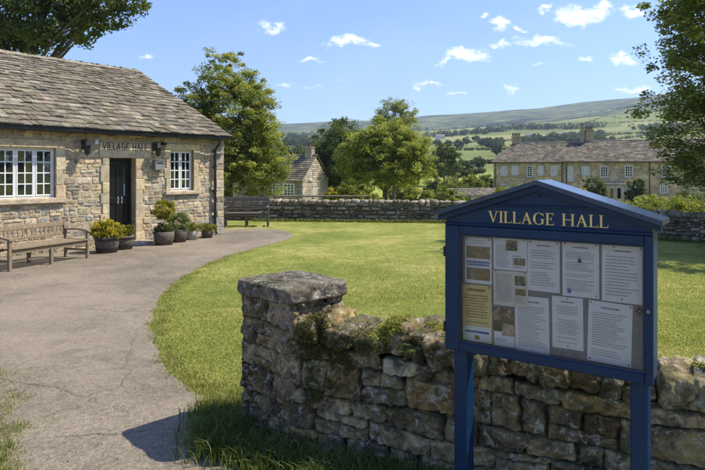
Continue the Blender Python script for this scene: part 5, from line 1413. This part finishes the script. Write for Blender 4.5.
mass('woodland','dark woodland belts along the foot of the distant moor',[
   seg(250,620,345,560,26,9,200),seg(500,900,600,840,22,9,120),seg(425,760,500,820,16,8,80),seg(250,1000,420,1100,40,10,190),seg(640,760,720,700,20,9,90),
   seg(540,560,600,540,10,8,80),seg(600,1500,700,1300,30,9,120),seg(420,1500,520,1450,26,8,90)],2.2,G_FAR,91,per=34)
mass('field_hedges','dark hedgerows dividing the distant green fields',[
   seg(430,230,520,250,1,2.0,170),seg(440,420,650,380,1.5,2.5,260),seg(560,640,705,600,2,3,260),seg(255,380,340,400,2,2.5,160),seg(600,500,690,640,2,3,160),seg(520,1000,700,860,2,3,260),seg(430,540,560,620,2,2.6,180),
   seg(250,260,330,230,1.5,2.5,150),seg(480,175,430,160,1,1.7,120),seg(560,1300,620,1000,3,3,120),seg(300,800,440,900,3,3,160),
   seg(470,1250,700,1120,2,3,160),seg(640,1600,690,1100,2,3,120)],.8,G_FAR,92,per=16)
# distant farms
M_pw=m_plain('pale_render',(.60,.58,.53),.8,var=.08,vs=.5)
for (px,Z,w,lab) in [(297,620,22,'long white barn on the left of the distant valley'),(532,640,12,'small pale farm left of the two chimneys on the hillside'),(553,600,13,'white farmhouse between the terrace chimneys on the hillside'),(560,620,10,'second pale farm building beside the white farmhouse'),(440,700,10,'lone pale farm far behind the dark valley tree')]:
    p=at(px,Z); small_building('farm_building',lab,(p[0],p[1],p[2]+.4),R(rr.uniform(-15,15)),w,w*.5,3.2,2.0,(.9,.9,.9),[(.30,.29,.28),(.36,.34,.32)],mat=M_pw)

# ================================================================== GRASS
def blades(name,X,Y,Hh,Wd,cols,seed,lean=.5,label=None,cat='grass',Z0=0.0,vary=.3):
    rn_=np.random.default_rng(seed); n=len(X); a=rn_.uniform(0,2*math.pi,n); b=rn_.uniform(0,2*math.pi,n)
    l=Hh*lean*rn_.uniform(.2,1.2,n); dx=np.cos(b)*l; dy=np.sin(b)*l; wx=np.cos(a)*Wd/2; wy=np.sin(a)*Wd/2
    Zb=np.full(n,Z0) if np.isscalar(Z0) else Z0
    p0=np.stack([X-wx,Y-wy,Zb],1); p1=np.stack([X+wx,Y+wy,Zb],1)
    m0=np.stack([X+wx*.75+dx*.35,Y+wy*.75+dy*.35,Zb+Hh*.6],1); m1=np.stack([X-wx*.75+dx*.35,Y-wy*.75+dy*.35,Zb+Hh*.6],1)
    tp=np.stack([X+dx,Y+dy,Zb+Hh*(1-.25*lean)],1)
    V=np.stack([p0,p1,m0,tp,m1],1); cols=np.array(cols); t=rn_.uniform(0,.999,n)*(len(cols)-1); i=t.astype(int); f=(t-i)[:,None]
    C=(cols[i]*(1-f)+cols[np.minimum(i+1,len(cols)-1)]*f)*rn_.uniform(1-vary,1+vary,(n,1))
    o=fast_mesh(name,V,5,C,M_grass); tag(o,label,cat,kind='stuff'); return o
rg=np.random.default_rng(5)
lawnpoly=[(x,y) for x,y in lp]
n=420000
# sample in view wedge with density ~1/dist
r=np.exp(rg.uniform(math.log(3.0),math.log(13.),n)); az=rg.uniform(-.62,.66,n); X=az*r; Y=r
noi=np.array([mnoise.noise(Vector((x*.9,y*.9,0))) for x,y in zip(X,Y)])
ok=inpoly(X,Y,lawnpoly)&~inpoly(X,Y,poly)&(rg.uniform(0,1,n)<np.clip((13-r)/8,0,1))
hx_,hy_=np.array([HF.local(a,b) for a,b in zip(X,Y)]).T
ok&=~((hx_<.1)&(hy_>-.02))
wx_,wy_=np.array([WF.local(a,b) for a,b in zip(X,Y)]).T
ok&=~((wx_>-.1)&(wy_<WT)&(wy_>0)); ok&=~((wx_>-.3)&(wy_<=.0)&(Y<3.9)&(X>1.5))
X=X[ok];Y=Y[ok];noi=noi[ok];r=r[ok]
Hh=(.013+.0004*r)*rg.uniform(.5,1.5,len(X))*(1+.6*noi)
o=blades('lawn_grass',X,Y,Hh,.0030+.0006*r,[(.16,.21,.038),(.24,.275,.055),(.33,.335,.09),(.44,.40,.15)],1,.9,'short mown grass of the sunny lawn')
# scattered straw/clover tone patches come from the sheet below
# long grass at pier, wall foot and verges
def tuft(name,pts,nper,rad,h,cols,seed,label,w=.006,lean=.8):
    rn_=np.random.default_rng(seed); X=[];Y=[];Hs=[]
    for (x,y,k) in pts:
        m=int(nper*k); X.append(x+rn_.normal(0,rad,m)); Y.append(y+rn_.normal(0,rad,m)); Hs.append(h*k**.5*rn_.uniform(.35,1.25,m))
    return blades(name,np.concatenate(X),np.concatenate(Y),np.concatenate(Hs),w,cols,seed,lean,label)
GD=[(.05,.08,.015),(.08,.12,.022),(.13,.17,.035),(.20,.22,.07)]
pts=[]
rq=random.Random(4)
for k in range(46):   # in front of pier left face and wall foot
    u=rq.uniform(-.05,.62); d=abs(rq.gauss(.10,.12))+.02; x,y=pf.world(u,-d); pts.append((x,y,rq.uniform(.5,1.1)))
for k in range(60):
    u=rq.uniform(-.1,1.3); d=abs(rq.gauss(.12,.15))+.02; x,y=WF.world(u,-d); pts.append((x,y,rq.uniform(.6,1.25)))
for k in range(22):   # left side of pier
    u=rq.uniform(-.28,0); d=rq.uniform(-.1,.5); x,y=pf.world(u,d); pts.append((x,y,rq.uniform(.4,.8)))
tuft('long_grass',pts,150,.07,.155,GD,3,'long dark green grass around the foot of the gate pier and wall')
pts=[]
for k in range(260):
    i=rq.randrange(60,len(edge)-40); x,y=edge[i]; x+=rq.uniform(-.01,.16); y+=rq.uniform(-.05,.05); pts.append((x,y,rq.uniform(.3,.7)))
for k in range(50):
    x,y=g(rq.uniform(196,246),rq.uniform(384,425)); pts.append((x+.03,y,rq.uniform(.5,1.1)))
tuft('edge_grass',pts,60,.045,.055,[(.14,.17,.035),(.22,.24,.055),(.31,.30,.09),(.40,.36,.15)],4,'ragged grass along the edge of the path',w=.005)
pts=[]
for k in range(900):
    px_,py_=rq.uniform(-60,75),rq.uniform(368,490); x,y=g(px_,py_)
    nn=mnoise.noise(Vector((x*5,y*5,2)))+.5*mnoise.noise(Vector((x*14,y*14,7)))
    lim=.80-(px_/58)-abs(py_-440)/400
    if nn+lim>.28: pts.append((x,y,min(1.0,rq.uniform(.1,.5)+max(0,lim)*.4)))
tuft('verge_grass',pts,34,.035,.038,[(.14,.17,.03),(.21,.23,.05),(.29,.27,.09),(.36,.29,.15)],6,'thin patchy grass on the near left verge of the path',w=.0045,lean=1.0)
pts=[(g(rq.uniform(-30,26),0)[0],0,0) for k in range(0)]
for k in range(16): x,y=g(rq.uniform(-30,22),rq.uniform(425,480)); pts.append((x,y,rq.uniform(.4,1)))
tuft('verge_tufts',pts,60,.035,.10,[(.10,.14,.025),(.17,.21,.04),(.27,.27,.08)],16,'taller tufts of grass at the near left corner of the path',w=.005)
pts=[(x+rq.uniform(-.1,.1),y-.25+rq.uniform(-.08,.05),rq.uniform(.3,1)) for (x,y) in [(BW[1][0]+(BW[2][0]-BW[1][0])*t,BW[1][1]+(BW[2][1]-BW[1][1])*t) for t in np.linspace(0,1,120)]]
pts+=[(x-.15+rq.uniform(-.1,.1),y-.22,rq.uniform(.3,1)) for (x,y) in [(BW[2][0]+(BW[4][0]-BW[2][0])*t,BW[2][1]+(BW[4][1]-BW[2][1])*t) for t in np.linspace(0,1,110)]]
tuft('wall_foot_grass',pts,40,.09,.15,GD+[(.16,.18,.04)],7,'longer grass growing along the foot of the far lawn walls',w=.014)
pts=[]
for k in range(60):
    u=rq.uniform(-9,-.1)
    if dx0-.3<u<dx1+.3: continue
    x,y=HF.world(u,-rq.uniform(.03,.10)); pts.append((x,y,rq.uniform(.1,.6)))
tuft('weeds',pts,24,.05,.10,[(.06,.09,.02),(.12,.15,.03),(.2,.19,.06)],8,'small weeds sprouting along the foot of the hall wall',w=.01)
nl=60; xl=[];yl=[]
while len(xl)<nl:
    x,y=g(rg.uniform(0,300),rg.uniform(255,465))
    if inpoly(np.array([x]),np.array([y]),poly)[0]: xl.append(x);yl.append(y)
V=rot_leaves(np.stack([xl,yl,np.full(nl,.014)],1),.02,.6,3.0,rg); tag(fast_mesh('fallen_leaves',V,4,np.array([(.30,.20,.06),(.22,.13,.05),(.34,.28,.09)])[rg.integers(0,3,nl)],M_leaf),'few small dry leaves lying on the path','leaves',kind='stuff')
# verge sheet of soil/grass at left, gravel crumbs on the path
n=9000
rgx=rg.uniform(-.62,.1,n); rr_=np.exp(rg.uniform(math.log(2.6),math.log(9),n)); X=rgx*rr_;Y=rr_
ok=inpoly(X,Y,poly); X=X[ok];Y=Y[ok]
s=rg.uniform(.0012,.0050,len(X))**1.0
th=rg.uniform(0,6.28,len(X)); V=[]
base=np.stack([X,Y,np.full(len(X),.0055)],1)
tri=[]
for k in range(4):
    a=th+k*math.pi/2; tri.append(np.stack([X+np.cos(a)*s*rg.uniform(.7,1.2,len(X)),Y+np.sin(a)*s*rg.uniform(.7,1.2,len(X)),np.full(len(X),.006)],1))
ap=base+np.stack([np.zeros(len(X)),np.zeros(len(X)),s*.9],1)
V=np.concatenate([np.stack([tri[k],tri[(k+1)%4],ap],1) for k in range(4)]); C=np.tile(np.array([(.24,.215,.18)])*rg.uniform(.5,1.5,(len(X),1)),(4,1))
M_grit=m_plain('grit',(1,1,1),.9,.2,var=.1)
tag(fast_mesh('loose_gravel',V,3,C,M_grit),'loose grit scattered over the worn tarmac path','gravel',kind='stuff')

# ================================================================== HAZE, SKY, SUN, CAMERA
def haze(density=.00019):
    m=bpy.data.materials.new('haze'); m.use_nodes=True; nt=m.node_tree; nt.nodes.clear()
    o=nt.nodes.new('ShaderNodeOutputMaterial'); v=nt.nodes.new('ShaderNodeVolumePrincipled')
    v.inputs['Color'].default_value=(.66,.80,1,1); v.inputs['Density'].default_value=density; v.inputs['Anisotropy'].default_value=.2
    L(nt,v.outputs[0],o.inputs['Volume'])
    mb=MB(); mb.box(-3700,3700,-3700,3700,-60,520); tag(mb.build('haze',m),'thin pale air over the valley','haze',kind='stuff')
haze()
SUNV=Vector((.98,.15,1.30)).normalized()
elev=math.asin(SUNV.z); azr=math.atan2(SUNV.x,SUNV.y)
w=bpy.data.worlds.new('World'); sc.world=w; w.use_nodes=True; nt=w.node_tree
bg=nt.nodes['Background']; sky=N(nt,'ShaderNodeTexSky',sky_type='NISHITA'); sky.sun_disc=False
sky.sun_elevation=elev; sky.sun_rotation=azr; sky.air_density=1.0; sky.dust_density=.35; sky.ozone_density=3.0
SKY=.148
bg.inputs[1].default_value=SKY
tc=N(nt,'ShaderNodeTexCoord'); sp=N(nt,'ShaderNodeSeparateXYZ'); L(nt,tc.outputs['Generated'],sp.inputs[0])
ym=mth(nt,'MAXIMUM',sp.outputs[1],.02)
u=mth(nt,'DIVIDE',sp.outputs[0],ym); v=mth(nt,'DIVIDE',sp.outputs[2],ym)
cb=N(nt,'ShaderNodeCombineXYZ'); L(nt,u,cb.inputs[0]); L(nt,v,cb.inputs[1]); st_=N(nt,'ShaderNodeVectorMath',operation='MULTIPLY'); L(nt,cb.outputs[0],st_.inputs[0]); st_.inputs[1].default_value=(1,2.6,1)
nz=N(nt,'ShaderNodeTexNoise'); nz.inputs['Scale'].default_value=20; nz.inputs['Detail'].default_value=7; nz.inputs['Roughness'].default_value=.62; L(nt,cb.outputs[0],nz.inputs['Vector'])
ds=N(nt,'ShaderNodeVectorMath',operation='SCALE'); ds.inputs['Scale'].default_value=.065; 
sb=N(nt,'ShaderNodeVectorMath',operation='SUBTRACT'); L(nt,nz.outputs['Color'],sb.inputs[0]); sb.inputs[1].default_value=(.5,.5,.5); L(nt,sb.outputs[0],ds.inputs[0])
pv=N(nt,'ShaderNodeVectorMath',operation='ADD'); L(nt,cb.outputs[0],pv.inputs[0]); L(nt,ds.outputs[0],pv.inputs[1])
clouds=[(273,28,14,4,.8),(346,42,25,6,1),(374,45,10,4,.9),(313,57,9,3,.8),(285,81,8,4,.6),(314,87,16,2,.4),(500,24,12,6,1),(520,29,9,3,.8),(482,16,5,3,.7),(465,56,26,8,1),(445,59,14,4,.9),(543,42,28,6,1),(500,46,14,4,.8),(580,12,24,9,1),(566,17,15,5,.9),(602,8,14,6,1),(637,11,16,7,1),(544,9,8,4,.8),(586,60,9,4,.8),(626,62,16,4,.9),(631,87,18,4,.8),(429,84,14,4,.8),(417,88,4,2,.6),(455,96,12,2.5,.6),(510,88,7,3,.7),(538,65,12,2,.35),(148,56,10,3,.7),(395,98,8,2,.4),(340,75,10,1.6,.25),
 (-300,-60,120,22,.9),(900,-90,140,26,.9),(300,-260,150,30,.8),(1100,40,90,16,.9)]
cur=None
for cx,cy,rx,ry,st in clouds:
    a=N(nt,'ShaderNodeVectorMath',operation='SUBTRACT'); L(nt,pv.outputs[0],a.inputs[0]); a.inputs[1].default_value=((cx-CX)/F,(HY-cy)/F,0)
    b=N(nt,'ShaderNodeVectorMath',operation='MULTIPLY'); L(nt,a.outputs[0],b.inputs[0]); b.inputs[1].default_value=(F/rx/1.25,F/ry/1.25,0)
    l=N(nt,'ShaderNodeVectorMath',operation='LENGTH'); L(nt,b.outputs[0],l.inputs[0])
    q=mth(nt,'MULTIPLY',mth(nt,'SUBTRACT',1.0,l.outputs['Value'],True),st*1.6)
    cur=q if cur is None else mth(nt,'MAXIMUM',cur,q)
n2=noise_(nt,42,9,.66,st_.outputs[0])
dens=mth(nt,'ADD',mth(nt,'MULTIPLY',cur,1.0),mth(nt,'MULTIPLY',mth(nt,'SUBTRACT',n2,.55),2.7))
front=mth(nt,'GREATER_THAN',sp.outputs[1],.05)
dens=mth(nt,'MULTIPLY',ramp(nt,mth(nt,'MULTIPLY',dens,mth(nt,'GREATER_THAN',cur,.001)),[(.06,0.),(.40,.25),(.75,.65),(1.1 if False else 1.0,.9)]),front)
# thin high veil
veil=mth(nt,'MULTIPLY',ramp(nt,noise_(nt,5,7,.6,N(nt,'ShaderNodeTexCoord').outputs['Generated'],.6),[(.5,0.),(.8,1.)]),.10)
CB=6.6
tint=mix(nt,1,sky.outputs[0],(.63,.70,.93),'MULTIPLY')
c1=mix(nt,veil,tint,(CB*.8,CB*.85,CB*.9)); c2=mix(nt,mth(nt,'MULTIPLY',dens,.86),c1,(CB,CB*1.01,CB*1.03))
L(nt,c2,bg.inputs[0])
sd=bpy.data.lights.new('sun','SUN'); sd.energy=4.4; sd.angle=R(.5); sd.color=(1,.925,.80)
so=bpy.data.objects.new('sun',sd); col.objects.link(so); so.rotation_euler=SUNV.to_track_quat('Z','Y').to_euler(); so.location=(30,5,40)
cd=bpy.data.cameras.new('camera'); cam=bpy.data.objects.new('camera',cd); col.objects.link(cam)
cam.location=(0,0,H); cam.rotation_euler=(R(90),0,0); cd.sensor_width=36; cd.lens=36*F/705; cd.shift_y=-(235-HY)/705; cd.clip_end=12000; cd.clip_start=.05
sc.camera=cam
vs=sc.view_settings; vs.view_transform='Standard'; vs.look='None'; vs.exposure=0.80; vs.gamma=1
sc.render.engine='CYCLES'; sc.cycles.volume_bounces=0
